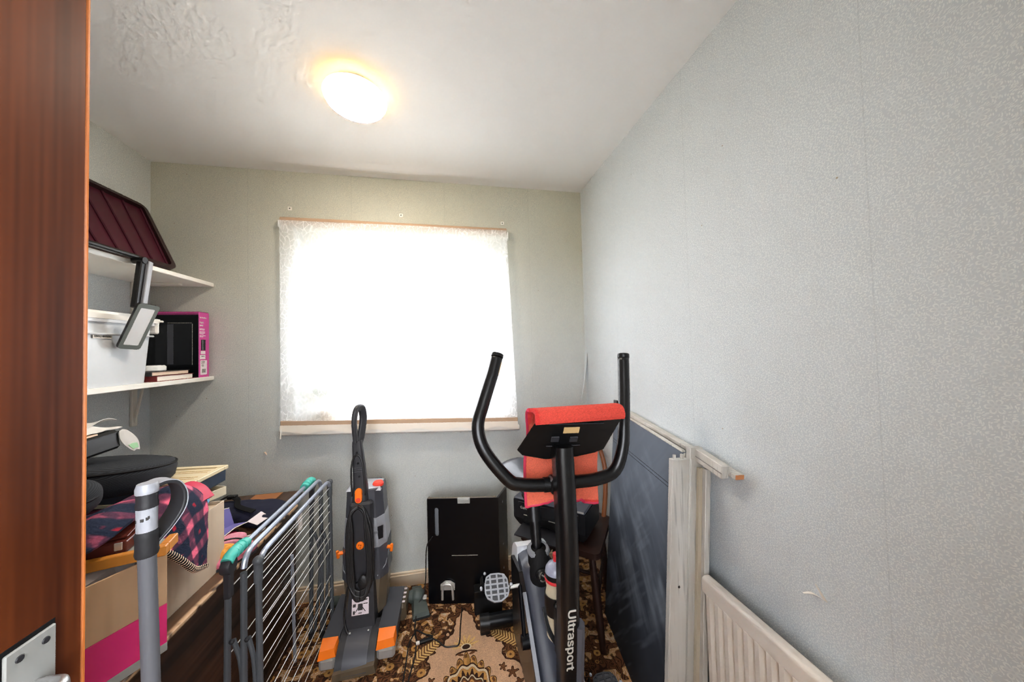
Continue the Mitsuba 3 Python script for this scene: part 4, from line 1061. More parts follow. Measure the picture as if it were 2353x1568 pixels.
part(sv, 'floor_head', cat(box(PX_ - 0.14, PX_ + 0.13, PY_ - 0.02, PY_ + 0.11, 0.006, 0.07, 0.015), rod((PX_ + 0.004, PY_ + 0.032, 0.06), (PX_ + 0.004, PY_ + 0.030, 0.13), 0.022, 16)), 'charcoal')

# ------------------------------------------------------------------ folded clothes airer
ai = thing('clothes_airer', 'folded grey clothes airer with silver wires and teal hinges in front of the chest', 'clothes airer')
YN, YFAR = 1.135, 1.735
frames = ((-0.662, 0.742, -0.008), (-0.622, 0.750, 0.0), (-0.583, 0.738, 0.006))
for q, (x, zt, lean) in enumerate(frames):
    x2 = x + lean
    body = fillet([(x2, YN, 0.012), (x, YN, zt), (x, YFAR, zt), (x2, YFAR, 0.012)], 0.055, 8)
    top = np.array([p for p in body if p[2] > zt - 0.0535])
    part(ai, 'upright', tube([(x2, YN, 0.012), (x + lean * 0.1, YN, zt - 0.054)], 0.0088, 10), 'grey_tube')
    part(ai, 'upright', tube([(x2, YFAR, 0.012), (x + lean * 0.1, YFAR, zt - 0.054)], 0.0088, 10), 'grey_tube')
    part(ai, 'top_bar', tube(top, 0.0082, 10), 'silver_tube')
    for z in ((0.650, 0.455), (0.668, 0.628, 0.470), (0.700, 0.655, 0.622, 0.588, 0.535, 0.490, 0.462, 0.408))[q]:
        xx = x + lean * (1 - z / zt)
        part(ai, 'wire', tube([(xx, YN, z), (xx, YFAR, z)], 0.0015, 6), 'steel_wire')
    for z in ((0.24,), (0.255, 0.16), (0.285, 0.225, 0.175, 0.125, 0.07))[q]:
        xx = x + lean * (1 - z / zt)
        part(ai, 'wire', tube([(xx, YN, z), (xx, YFAR, z)], 0.0015, 6), 'steel_wire')
    for y in (YN, YFAR):
        part(ai, 'foot', move(lathe([(0, 0), (0.012, 0), (0.0125, 0.03), (0.0095, 0.034), (0, 0.034)], 14), x2, y, 0.0), 'dark_rubber')
x, zt = -0.662, 0.742
for y, sgn in ((YN, 1), (YFAR, -1)):
    part(ai, 'hinge', cat(put(lathe([(0, -0.012), (0.022, -0.012), (0.024, -0.006), (0.024, 0.006), (0.022, 0.012), (0, 0.012)], 22), frame((x, y, zt - 0.020), (0, 1, 0), (0, 0, 1))), bar((x, y, zt - 0.03), (x, y, zt - 0.115), 0.022, 0.020, up=(1, 0, 0), b=0.004)), 'charcoal', 'dark hinge joint')
    part(ai, 'hinge_sleeve', cat(tube(curve([(x, y - 0.008 * sgn, zt - 0.006), (x, y + 0.02 * sgn, zt + 0.006), (x, y + 0.085 * sgn, zt + 0.001)], 5), 0.0165, 12), *[tube([(x, y + o * sgn, zt + 0.004), (x, y + (o + 0.006) * sgn, zt + 0.0035)], 0.0185, 12) for o in (0.02, 0.04, 0.06)]), 'teal', 'teal plastic sleeve')
x, zt = -0.583, 0.738
for y in (YN, YFAR):
    part(ai, 'ball_cap', cat(ellipsoid((x, y, zt - 0.012), (0.0145, 0.0145, 0.0145), 3), rod((x, y, zt - 0.075), (x, y, zt - 0.010), 0.0115, 12)), 'grey_tube', 'ball shaped end cap', smooth=50)
for y in (YN + 0.004, YFAR - 0.004):
    for xa, xb in ((-0.652, -0.632), (-0.612, -0.597)):
        part(ai, 'stay', tube(curve([(xa, y, 0.50), (xb, y, 0.42), (xb + 0.002, y, 0.28), (xa, y, 0.03)], 5), 0.0065, 8), 'grey_tube')
        part(ai, 'rivet', ellipsoid((xa, y - 0.008, 0.500), (0.007, 0.006, 0.007), 2), 'dark_rubber')
part(ai, 'lock_strut', rod((-0.640, 1.48, 0.54), (-0.640, 1.50, 0.10), 0.006, 10), 'silver_tube', 'thin silver strut')
part(ai, 'strut_clip', box(-0.646, -0.634, 1.545, 1.565, 0.60, 0.68, 0.003), 'white_pvc', 'white clip')

# ------------------------------------------------------------------ upright carpet washer seen from behind
vc = thing('carpet_washer', 'upright grey carpet washer with orange caps and hooks standing under the window', 'carpet washer')
VX, VY = -0.412, 1.66
handle = fillet([(VX - 0.028, VY - 0.005, 0.93), (VX - 0.034, VY - 0.012, 1.03), (VX - 0.026, VY - 0.004, 1.088), (VX - 0.010, VY + 0.036, 1.088), (VX - 0.006, VY + 0.050, 1.03), (VX - 0.014, VY + 0.022, 0.94), (VX - 0.022, VY + 0.0, 0.91)], 0.035, 6)
part(vc, 'loop_handle', sweep(handle, rrect(0.034, 0.020, 0.007), up=(1, 0, 0)), 'charcoal', 'loop shaped handle')
part(vc, 'handle_button', ellipsoid((VX - 0.031, VY - 0.020, 1.055), (0.006, 0.004, 0.006), 2), 'black_matt')
spine = [(VX - 0.024, VY, 0.935), (VX - 0.018, VY, 0.85), (VX - 0.012, VY, 0.74), (VX - 0.010, VY, 0.66)]
part(vc, 'spine', sweep(curve(spine, 6), rrect(0.048, 0.040, 0.012), up=(0, -1, 0), scale=np.linspace(0.85, 1.45, 19)), 'charcoal', 'handle stem')
for z in (0.885, 0.835, 0.775):
    part(vc, 'screw_hole', put(lathe([(0, 0), (0.005, 0), (0.005, 0.001), (0, 0.001)], 10), frame((VX - 0.020 + 0.1 * (0.885 - z), VY - 0.0235 - 0.04 * (0.885 - z), z), (1, 0, 0), (0, 0, 1))), 'black_matt')
for z in (0.815, 0.806, 0.797):
    part(vc, 'grip_rib', put(rbox(0.036, 0.003, 0.003, 0.001), trimesh.transformations.translation_matrix([VX - 0.014, VY - 0.0255, z])), 'slate_plastic')
def band(z0, z1, w0, w1, y0, y1, m, name, label=None, cut=0.03):
    pts = []
    for z, w in ((z0, w0), (z1, w1)):
        for sx in (-1, 1):
            pts += [(VX + sx * (w - cut), y0, z), (VX + sx * w, y0 + cut * 1.3, z), (VX + sx * w, y1 - cut, z), (VX + sx * (w - cut), y1, z)]
    return part(vc, name, hull(pts), m, label)
band(0.565, 0.700, 0.088, 0.080, VY - 0.006, VY + 0.15, 'slate_plastic', 'upper_body', 'dark grey upper shell')
part(vc, 'shoulder', hull([(VX - 0.078, VY + 0.0, 0.700), (VX + 0.078, VY + 0.0, 0.690), (VX - 0.078, VY + 0.14, 0.700), (VX + 0.078, VY + 0.14, 0.690), (VX - 0.06, VY + 0.02, 0.712), (VX + 0.07, VY + 0.02, 0.704), (VX - 0.06, VY + 0.12, 0.712), (VX + 0.07, VY + 0.12, 0.704)]), 'light_grey')
band(0.430, 0.566, 0.098, 0.0885, VY - 0.010, VY + 0.155, 'light_grey', 'clean_tank', 'silver grey water tank')
part(vc, 'tank_label', put(rbox(0.026, 0.0012, 0.060, 0.001), frame((VX + 0.0745, VY - 0.0025, 0.495), (1, 0.62, 0), (0.62, -1, 0))), 'printer_black', 'small dark label')
part(vc, 'tank_mark', put(rbox(0.026, 0.0012, 0.010, 0.0005), trimesh.transformations.translation_matrix([VX + 0.052, VY - 0.0104, 0.500])), 'mid_grey')
band(0.285, 0.431, 0.103, 0.1, VY - 0.014, VY + 0.160, 'slate_plastic', 'lower_shell', 'dark grey lower shell')
band(0.120, 0.286, 0.088, 0.1, VY - 0.006, VY + 0.150, 'bronze_plastic', 'dirty_tank', 'brownish clear lower tank')
for sx in (-1, 1):
    part(vc, 'shell_trim', cat(bar((VX + sx * 0.060, VY - 0.015, 0.300), (VX + sx * 0.094, VY + 0.010, 0.335), 0.004, 0.006), bar((VX + sx * 0.094, VY + 0.010, 0.335), (VX + sx * 0.106, VY + 0.05, 0.40), 0.004, 0.006)), 'mid_grey')
    hk = part(vc, 'cord_hook', cat(rod((VX + sx * 0.098, VY + 0.03, 0.405), (VX + sx * 0.120, VY + 0.02, 0.408), 0.0085, 10), bar((VX + sx * 0.118, VY + 0.02, 0.385), (VX + sx * 0.122, VY + 0.018, 0.425), 0.014, 0.010, up=(0, 1, 0), b=0.004)), 'orange', 'orange cord hook')
part(vc, 'tank_cap', move(lathe([(0, 0), (0.025, 0), (0.026, 0.012), (0.020, 0.020), (0, 0.021)], 20), VX + 0.058, VY + 0.045, 0.699), 'red_cap', 'red tank cap')
part(vc, 'release_button', cat(prism(Polygon(rrect(0.030, 0.066, 0.0149)), 0.012, frame((VX - 0.012, VY - 0.028, 0.690), (1, 0, 0), (0, 0, 1)))), 'orange', 'orange release button')
part(vc, 'button_dimple', put(lathe([(0, 0), (0.010, 0), (0.010, 0.0012), (0, 0.0012)], 16), frame((VX - 0.012, VY - 0.0400, 0.672), (1, 0, 0), (0, 0, 1))), 'red_cap')
pn = part(vc, 'back_panel', cat(box(VX - 0.052, VX + 0.048, VY - 0.045, VY - 0.006, 0.30, 0.660, 0.010), hull([(VX - 0.05, VY - 0.045, 0.30), (VX + 0.05, VY - 0.045, 0.30), (VX - 0.065, VY - 0.075, 0.11), (VX + 0.06, VY - 0.075, 0.11), (VX - 0.05, VY, 0.30), (VX + 0.05, VY, 0.30), (VX - 0.06, VY, 0.11), (VX + 0.06, VY, 0.11)])), 'charcoal', 'dark central panel')
part(vc, 'dial', put(lathe([(0, 0), (0.017, 0), (0.0175, 0.006), (0.014, 0.010), (0, 0.010)], 22), frame((VX - 0.004, VY - 0.045, 0.470), (1, 0, 0), (0, 0, 1))), 'orange', 'orange socket dial')
for o in ((0.004, 0.004), (-0.004, 0.006), (0.001, -0.006)):
    part(vc, 'dial_hole', put(lathe([(0, 0), (0.0022, 0), (0.0022, 0.0012), (0, 0.0012)], 8), frame((VX - 0.004 + o[0], VY - 0.0545, 0.470 + o[1]), (1, 0, 0), (0, 0, 1))), 'dark_red')
lb_m = frame((VX - 0.003, VY - 0.0628, 0.208), (1, 0, 0), unit(V(0, 0.155, 1)))
lb = part(vc, 'warning_label', put(rbox(0.072, 0.068, 0.0012, 0.0004), lb_m), 'print_white', 'white warning label')
part(vc, 'label_print', put(cat(move(rbox(0.020, 0.026, 0.0012, 0), 0, -0.002, 0.0006), move(rbox(0.016, 0.004, 0.0012, 0), 0.022, 0.026, 0.0006), move(rbox(0.012, 0.012, 0.0012, 0), -0.025, 0.006, 0.0006), move(rbox(0.018, 0.003, 0.0012, 0), 0.022, 0.010, 0.0006), move(rbox(0.014, 0.003, 0.0012, 0), 0.0, -0.026, 0.0006), move(rbox(0.008, 0.014, 0.0012, 0), -0.026, -0.022, 0.0006), bar((-0.020, -0.022, 0.0006), (-0.004, 0.004, 0.0006), 0.003, 0.001, b=0), bar((0.022, -0.022, 0.0006), (0.004, 0.004, 0.0006), 0.003, 0.001, b=0)), lb_m), 'ink', kind='stuff')
# cord wound over its two hooks
rngc = np.random.default_rng(21)
for k in range(18):
    s = -1 if k % 2 else 1
    o = 0.024 + 0.0055 * ((k // 2) % 5)
    dz = rngc.uniform(-0.012, 0.012)
    yo = VY - 0.052 - 0.007 * (k // 9)
    path = curve([(VX - 0.012, yo + 0.012, 0.640 + 0.004 * (k % 3)), (VX - 0.012 + s * 0.028, yo, 0.622 + dz), (VX - 0.006 + s * (o + 0.004), yo - 0.004, 0.54 + dz), (VX - 0.002 + s * (o + 0.008), yo - 0.006, 0.42), (VX + s * (o + 0.003), yo - 0.010, 0.32), (VX + s * 0.022, yo - 0.020, 0.292 - 0.0022 * k), (VX, yo - 0.022, 0.282 - 0.0022 * k)], 6)
    part(vc, 'cord_loop', tube(path, 0.0056, 7), 'cord', smooth=True)
part(vc, 'cord_top', tube(curve([(VX - 0.040, VY - 0.034, 0.69), (VX - 0.044, VY - 0.030, 0.80), (VX - 0.036, VY - 0.026, 0.856), (VX - 0.018, VY - 0.026, 0.874), (VX - 0.002, VY - 0.026, 0.856), (VX + 0.010, VY - 0.030, 0.80), (VX + 0.016, VY - 0.034, 0.69)], 6), 0.0042, 7), 'cord', smooth=True)
part(vc, 'cord_knot', blob.__globals__['ellipsoid']((VX + 0.012, VY - 0.070, 0.315), (0.022, 0.010, 0.034), 3), 'cord', smooth=True)
part(vc, 'cord_tail', tube(curve([(VX - 0.055, VY - 0.060, 0.30), (VX - 0.070, VY - 0.066, 0.18), (VX - 0.050, VY - 0.085, 0.115), (VX - 0.020, VY - 0.10, 0.10)], 6), 0.004, 7), 'cord', smooth=True)
# base
dome = [[(VX - 0.078 + 0.156 * a, VY - 0.03 - 0.150 * math.sin(b * math.pi / 2), 0.020 + 0.095 * math.cos(b * math.pi / 2)) for a in np.linspace(0, 1, 5)] for b in np.linspace(0, 1, 9)]
part(vc, 'motor_cover', sheet(dome, 0.012), 'charcoal', 'rounded dark cover', smooth=40)
part(vc, 'cover_plate', sheet([[(p[0] * 0.62 + 0.38 * VX, p[1] - 0.006, p[2] + 0.005) for p in r] for r in dome], 0.008), 'slate_plastic', 'paler raised plate', smooth=40)
for o in ((-0.038, 0.112), (0.038, 0.112)):
    part(vc, 'screw', ellipsoid((VX + o[0], VY - 0.098, 0.125), (0.004, 0.004, 0.003), 2), 'chrome')
part(vc, 'base_body', box(VX - 0.140, VX + 0.152, VY - 0.135, VY + 0.185, 0.012, 0.075, 0.012), 'charcoal')
for sx, w0, w1 in ((-1, 0.080, 0.148), (1, 0.080, 0.158)):
    xa, xb = sorted((VX + sx * w0, VX + sx * w1))
    part(vc, 'side_arm', hull([(xa, VY - 0.10, 0.075), (xb, VY - 0.10, 0.075), (xa, VY - 0.10, 0.124), (xb, VY - 0.10, 0.118), (xa, VY + 0.155, 0.075), (xb, VY + 0.155, 0.075), (xa, VY + 0.155, 0.128), (xb, VY + 0.155, 0.120)]), 'slate_plastic', 'grey side cover')
    oc_ = part(vc, 'orange_cap', hull([(xa, VY - 0.158, 0.080), (xb, VY - 0.150, 0.080), (xa, VY - 0.10, 0.080), (xb, VY - 0.10, 0.080), (xa + 0.006, VY - 0.152, 0.112), (xb - 0.008, VY - 0.144, 0.112), (xa + 0.003, VY - 0.102, 0.128), (xb - 0.003, VY - 0.102, 0.126)]), 'orange', 'orange end cap')
    part(vc, 'clear_skirt', box(xa + 0.002, xb - 0.002, VY - 0.156, VY - 0.08, 0.030, 0.081, 0.010), 'cloudy_plastic', 'cloudy clear skirt')
    for y in (VY - 0.06, VY + 0.12):
        part(vc, 'wheel', put(lathe([(0, 0), (0.034, 0), (0.035, 0.006), (0.035, 0.016), (0.034, 0.022), (0, 0.022)], 20), frame((VX + sx * 0.135 - 0.011, y, 0.035), (0, 1, 0), (0, 0, 1))), 'dark_rubber')
part(vc, 'rear_lip', hull([(VX - 0.085, VY - 0.185, 0.008), (VX + 0.085, VY - 0.185, 0.012), (VX - 0.080, VY - 0.195, 0.045), (VX + 0.080, VY - 0.195, 0.055), (VX - 0.085, VY - 0.11, 0.008), (VX + 0.085, VY - 0.11, 0.012), (VX - 0.08, VY - 0.12, 0.05), (VX + 0.08, VY - 0.12, 0.06)]), 'bronze_plastic', 'brownish clear lip')
part(vc, 'nozzle', box(VX + 0.100, VX + 0.178, VY + 0.04, VY + 0.19, 0.02, 0.105, 0.014), 'bronze_plastic', 'clear brownish front nozzle')
part(vc, 'nozzle_stripe', cat(*[box(VX + 0.150, VX + 0.172, VY + 0.060 + 0.030 * k, VY + 0.072 + 0.030 * k, 0.1045, 0.1062, 0) for k in range(4)]), 'print_white', kind='stuff')

# floor tool behind the washer
ft = thing('floor_tool', 'olive grey vacuum floor nozzle with its tube lying behind the carpet washer', 'vacuum nozzle')
part(ft, 'tube', rod((-0.660, 1.905, 0.036), (-0.200, 1.835, 0.044), 0.026, 18), 'olive_plastic')
part(ft, 'joint', cat(ellipsoid((-0.190, 1.832, 0.048), (0.038, 0.034, 0.034), 3), rod((-0.225, 1.838, 0.044), (-0.185, 1.832, 0.046), 0.031, 16)), 'olive_plastic', smooth=50)
part(ft, 'head', hull([(-0.235, 1.905, 0.006), (-0.170, 1.905, 0.006), (-0.205, 1.722, 0.004), (-0.122, 1.738, 0.004), (-0.225, 1.90, 0.052), (-0.178, 1.90, 0.052), (-0.200, 1.728, 0.028), (-0.128, 1.744, 0.028), (-0.205, 1.80, 0.050), (-0.150, 1.81, 0.050)]), 'olive_plastic')
part(ft, 'brush_strip', hull([(-0.203, 1.718, 0.001), (-0.120, 1.735, 0.001), (-0.203, 1.724, 0.010), (-0.120, 1.741, 0.010), (-0.203, 1.730, 0.001), (-0.120, 1.747, 0.001)]), 'black_matt')
part(ft, 'pedal', put(rbox(0.020, 0.030, 0.008, 0.003), trimesh.transformations.translation_matrix([-0.150, 1.80, 0.056])), 'chrome', 'shiny foot pedal')

# ------------------------------------------------------------------ black case and box under the window
bk = thing('black_cabinet', 'slim glossy black case standing under the window with a slot and a chrome bracket', 'cabinet')
m_k = frame((-0.132, 1.822, 0), unit((0.979, -0.204, 0)), (0.204, 0.979, 0))
def K(m): return put(m, m_k)
WK, DK, HK = 0.385, 0.135, 0.555
slot = Polygon(np.array(rrect(0.0215, 0.150, 0.0105)) + [0.050, 0.432])
front = Polygon([(0, 0), (WK, 0), (WK - 0.004, HK), (0.0, HK)]).difference(slot)
m_front = m_k @ frame((0, 0.004, 0), (1, 0, 0), (0, 0, 1))
part(bk, 'front', prism(front, 0.004, m_front), 'black_gloss', 'glossy black front with an open slot')
part(bk, 'shell', K(cat(hull([(x_, y_, z_) for z_ in (0.0, HK) for x_, y_ in ((WK - 0.010, 0.004), (WK, 0.004), (WK + 0.030, DK), (WK + 0.040, DK))]), box(0.0, 0.010, 0.004, 0.03, 0.0, HK, 0.002), box(0.010, WK - 0.010, 0.004, DK, 0.0, 0.010, 0.002))), 'black_satin')
part(bk, 'slot_back', K(box(0.030, 0.070, 0.030, 0.033, 0.345, 0.52, 0.001)), 'wallpaper' if False else 'mid_grey', 'grey plate seen through the slot')
part(bk, 'top_edge', K(box(0.0, WK - 0.012, 0.004, 0.020, HK - 0.010, HK + 0.001, 0.001)), 'bronze_plastic')
part(bk, 'latch', K(cat(box(0.165, 0.232, -0.006, 0.006, HK - 0.026, HK + 0.004, 0.002), box(0.172, 0.225, -0.008, -0.004, HK - 0.012, HK - 0.002, 0.001))), 'plate_metal', 'metal latch at the top edge')
part(bk, 'trim_line', K(box(0.128, 0.268, -0.0012, 0.001, 0.252, 0.2545, 0)), 'silver_print', 'thin silver line')
for z in (0.50, 0.27, 0.14):
    part(bk, 'side_screw', K(cat(box(WK + 0.0155, WK + 0.0195, 0.06, 0.072, z, z + 0.008, 0.0005))), 'mid_grey')
ub = part(bk, 'bracket', K(cat(prism(Polygon([(-0.038, -0.02), (-0.038, 0.010), (-0.012, 0.028), (0.014, 0.028), (0.038, 0.012), (0.038, -0.02)]), 0.006, frame((0.105, -0.004, 0.098), (1, 0, 0), (0, 0, 1))),
                               tube(fillet([(0.077, -0.014, 0.032), (0.078, -0.016, 0.085), (0.084, -0.016, 0.112), (0.126, -0.016, 0.112), (0.132, -0.016, 0.085), (0.134, -0.014, 0.032)], 0.03, 6), 0.0065, 10))), 'chrome', 'chrome horseshoe bracket', smooth=40)
bx = thing('black_box', 'small matt black box on the carpet below the left bike pedal', 'box')
part(bx, 'body', box(0.103, 0.244, 1.688, 1.748, 0.0, 0.118, 0.003), 'black_matt')
part(bx, 'flap', box(0.103, 0.244, 1.686, 1.689, 0.085, 0.118, 0.001), 'black_satin')

# ------------------------------------------------------------------ cables on the carpet
c1 = thing('usb_cable', 'thin black cable with a white-tipped plug lying on the carpet by the black case', 'cable')
part(c1, 'lead', tube(curve([(0.041, 1.757, 0.004), (0.028, 1.637, 0.004), (0.019, 1.545, 0.004), (-0.01, 1.538, 0.004), (-0.045, 1.545, 0.004), (-0.074, 1.578, 0.004), (-0.105, 1.600, 0.006)], 6), 0.0028, 7), 'cord', smooth=True)
part(c1, 'plug', put(box(-0.03, 0.03, -0.009, 0.009, 0.001, 0.014, 0.003), frame((-0.130, 1.592, 0), (1, 0.17, 0), (-0.17, 1, 0))), 'black_plastic')
part(c1, 'connector', put(box(-0.046, -0.030, -0.007, 0.007, 0.003, 0.012, 0.001), frame((-0.130, 1.592, 0), (1, 0.17, 0), (-0.17, 1, 0))), 'white_pvc', 'white tip')
c2 = thing('power_cable', 'long black cable trailing from the black case past the carpet washer', 'cable')
part(c2, 'lead', tube(curve([(-0.105, 1.812, 0.360), (-0.138, 1.815, 0.30), (-0.146, 1.817, 0.13), (-0.160, 1.80, 0.062), (-0.184, 1.775, 0.036), (-0.190, 1.68, 0.005), (-0.175, 1.60, 0.004), (-0.175, 1.52, 0.004), (-0.187, 1.44, 0.004), (-0.20, 1.33, 0.004)], 7), 0.0030, 7), 'cord', smooth=True)
part(c2, 'lead', tube(curve([(-0.180, 1.665, 0.005), (-0.206, 1.60, 0.004), (-0.209, 1.53, 0.004), (-0.212, 1.42, 0.004), (-0.225, 1.30, 0.004)], 6), 0.0028, 7), 'cord', smooth=True)
part(c2, 'lead', tube(curve([(-0.178, 1.662, 0.005), (-0.14, 1.632, 0.004), (-0.10, 1.604, 0.012)], 5), 0.0028, 7), 'cord', smooth=True)

# ------------------------------------------------------------------ exercise bike, its front towards the camera
eb = thing('exercise_bike', 'black and grey upright exercise bike facing the window with wide curved handlebars', 'exercise bike')
BX = 0.33
post = curve([(BX + 0.012, 0.985, 0.10), (BX + 0.006, 0.972, 0.30), (BX, 0.930, 0.58), (BX, 0.922, 0.80), (BX, 0.940, 1.055)], 8)
part(eb, 'post', sweep(post, rrect(0.057, 0.078, 0.024, 5), up=(0, -1, 0)), 'black_satin')
part(eb, 'post_reflection', sweep(post[3:16] + V(0.026, -0.024, 0), circ(0.016, 8, 0.020), up=(0, -1, 0)), 'slate_plastic', 'grey blue strip painted as the reflection low on the post')  # reflection on the post facet, given as a strip of its own colour
pz = np.array([(p[2], p[1]) for p in post]); pz = pz[np.argsort(pz[:, 0])]
# lettering reads downwards on the front of the post
ltr = text('Ultrasport', 0.0225, (0, 0, 0), (1, 0, 0), (0, 1, 0), 0.0012, True, 0.192)
v = ltr.vertices.copy()
zz = 0.612 - v[:, 0]; yy_ = np.interp(zz, pz[:, 0], pz[:, 1]) - 0.0405 - v[:, 2]
ltr = trimesh.Trimesh(np.stack([BX - 0.014 + v[:, 1], yy_, zz], 1), ltr.faces, process=False)
part(eb, 'lettering', ltr, 'silver_print', 'silver word Ultrasport reading down the post')
# handlebar
hbp = [(BX - 0.171, 1.085, 1.324), (BX - 0.187, 1.070, 1.275), (BX - 0.224, 1.040, 1.180), (BX - 0.246, 1.015, 1.112), (BX - 0.228, 0.998, 1.040), (BX - 0.160, 0.985, 0.952), (BX - 0.120, 0.983, 0.934), (BX - 0.05, 0.983, 0.925), (BX + 0.05, 0.983, 0.924), (BX + 0.135, 0.983, 0.926),
       (BX + 0.196, 0.984, 0.948), (BX + 0.230, 0.992, 1.020), (BX + 0.249, 1.012, 1.105), (BX + 0.272, 1.045, 1.20), (BX + 0.291, 1.075, 1.310)]
part(eb, 'handlebar', tube(curve(hbp, 8), 0.0200, 14), 'black_satin', smooth=True)
for i0, i1, k in ((0, 1, -1), (14, 13, 1)):
    p, q = V(*hbp[i0]), V(*hbp[i1])
    d = unit(p - q)
    part(eb, 'end_cap', put(lathe([(0, -0.012), (0.0205, -0.012), (0.0210, -0.002), (0.0190, 0.0), (0.0140, 0.002), (0.0135, 0.010), (0, 0.012)] if k < 0 else [(0, -0.012), (0.0205, -0.012), (0.0210, 0.0), (0.0175, 0.006), (0, 0.007)], 22), frame(p, np.cross(d, V(0, 1, 0)), np.cross(d, np.cross(d, V(0, 1, 0))) * -1)), 'black_plastic')
    hp = V(*hbp[1 if k < 0 else 13]) + (V(-0.014, 0.004, -0.055) if k < 0 else V(-0.008, 0.004, -0.060))
    part(eb, 'pulse_grip', cat(*[bar(hp + V(s * 0.018, 0.004, -0.022), hp + V(s * 0.018 + 0.009 * (1 if k < 0 else -0.2), 0.006, 0.022), 0.026, 0.006, up=(1, 0, 0), b=0.0025) for s in ((-1,) if k < 0 else (-1, 1))]), 'black_plastic')
tp0, tp1 = V(*hbp[0]) * 0.72 + V(*hbp[1]) * 0.28, V(*hbp[1]) * 0.95 + V(*hbp[2]) * 0.05
an = np.linspace(-2.5, -1.1, 7)
dd = unit(tp1 - tp0); s1 = unit(np.cross(dd, V(0, 1, 0))); s2 = np.cross(dd, s1)
part(eb, 'sticker', sheet([[p + 0.0204 * (math.cos(a) * s1 + math.sin(a) * s2) for a in np.linspace(-1.6, 0.6, 9)] for p in (tp0, tp1)], 0.0006), 'sticker_tan', 'tan sticker on the left grip')
part(eb, 'clamp', cat(rod((BX - 0.048, 0.983, 0.925), (BX - 0.030, 0.983, 0.925), 0.0225, 18), rod((BX + 0.030, 0.983, 0.924), (BX + 0.052, 0.983, 0.924), 0.0225, 18), box(BX - 0.032, BX + 0.032, 0.950, 1.004, 0.900, 0.950, 0.008)), 'black_plastic')
# console
cback = [(0.247, 0.915, 1.142), (0.515, 0.915, 1.130), (0.478, 0.965, 1.025), (0.196, 0.965, 1.046), (0.214, 0.975, 1.025), (0.290, 0.985, 1.003), (0.380, 0.985, 1.001), (0.452, 0.978, 1.012)]
cfront = [(0.275, 0.955, 1.146), (0.520, 0.955, 1.136), (0.490, 1.02, 1.035), (0.250, 1.02, 1.050), (0.30, 1.03, 1.010), (0.38, 1.03, 1.008)]
part(eb, 'console', hull(cback + cfront), 'black_plastic', 'black console seen from behind', smooth=20)
cb0, cx_, cy_ = V(0.381, 0.915, 1.136), unit(V(0.515 - 0.247, 0, -0.012)), unit(V(0.0, -0.05, 0.108))
mcons = frame(V(0.345, 0.939, 1.083), cx_, cy_)
if mcons[1, 2] > 0: mcons[:3, 2] *= -1
part(eb, 'console_rib', put(cat(move(rbox(0.175, 0.003, 0.004, 0.001), 0.025, 0.045, 0.001), move(rbox(0.110, 0.003, 0.004, 0.001), -0.005, -0.036, 0.001)), mcons), 'charcoal')
part(eb, 'console_boss', put(cat(move(rbox(0.026, 0.020, 0.006, 0.002), -0.035, -0.010, 0.001), move(rbox(0.026, 0.020, 0.006, 0.002), 0.025, -0.012, 0.001)), mcons), 'charcoal')
part(eb, 'console_label', put(move(rbox(0.050, 0.022, 0.0012, 0.0002), 0.012, 0.022, 0.001), mcons), 'sticker_tan', 'tan rating label')
part(eb, 'console_bracket', cat(box(BX - 0.028, BX + 0.030, 0.925, 0.975, 1.005, 1.052, 0.006), box(BX - 0.012, BX + 0.010, 0.918, 0.926, 1.040, 1.046, 0.001)), 'black_plastic')
# frame and shroud
part(eb, 'main_beam', sweep(fillet([(BX, 0.78, 0.075), (BX, 1.0, 0.085), (BX, 1.60, 0.055)], 0.05), rrect(0.050, 0.050, 0.012), up=(0, 0, 1)), 'black_satin')
prof = curve([(1.490, 0.300), (1.475, 0.420), (1.420, 0.485), (1.340, 0.505), (1.270, 0.500), (1.205, 0.430), (1.090, 0.315), (1.000, 0.235), (0.930, 0.190), (0.930, 0.110), (1.100, 0.095), (1.350, 0.110), (1.470, 0.190)], 5, True)
def shroud(x0, x1, grow, rnd):
    """The side outline extruded across with a rounded shoulder."""
    P = Polygon(prof).buffer(grow)
    layers = []
    for t_, g in ((0, -rnd), (0.15, -0.4 * rnd), (0.35, 0), (0.65, 0), (0.85, -0.4 * rnd), (1.0, -rnd)):
        q = P.buffer(g)
        ring_ = np.array(q.exterior.coords)[:-1]
        s = np.r_[0, np.cumsum(np.linalg.norm(np.diff(np.vstack([ring_, ring_[:1]]), axis=0), axis=1))]
        k0 = np.argmin(np.abs(ring_[:, 0] - ring_[:, 0].max()))
        rr = np.vstack([ring_[k0:], ring_[:k0 + 1]]); s = np.r_[0, np.cumsum(np.linalg.norm(np.diff(rr, axis=0), axis=1))]
        u_ = np.linspace(0, s[-1], 65)[:-1]
        layers.append(np.stack([np.full(64, x0 + (x1 - x0) * t_), np.interp(u_, s, rr[:, 0]), np.interp(u_, s, rr[:, 1])], 1))
    L = np.array(layers)
    n0, n1 = L.shape[:2]
    ii, jj = np.meshgrid(np.arange(n0 - 1), np.arange(n1), indexing='ij')
    a = (ii * n1 + jj).ravel(); b = (ii * n1 + (jj + 1) % n1).ravel(); c = b + n1; d = a + n1
    v = np.vstack([L.reshape(-1, 3), L[0].mean(0, keepdims=True), L[-1].mean(0, keepdims=True)])
    k = np.arange(n1); N = n0 * n1
    f = np.vstack([np.stack([a, b, c], 1), np.stack([a, c, d], 1), np.stack([(k + 1) % n1, k, np.full(n1, N)], 1), np.stack([(n0 - 1) * n1 + k, (n0 - 1) * n1 + (k + 1) % n1, np.full(n1, N + 1)], 1)])
    m = trimesh.Trimesh(v, f, process=False)
    if m.volume < 0: m.invert()
    return m
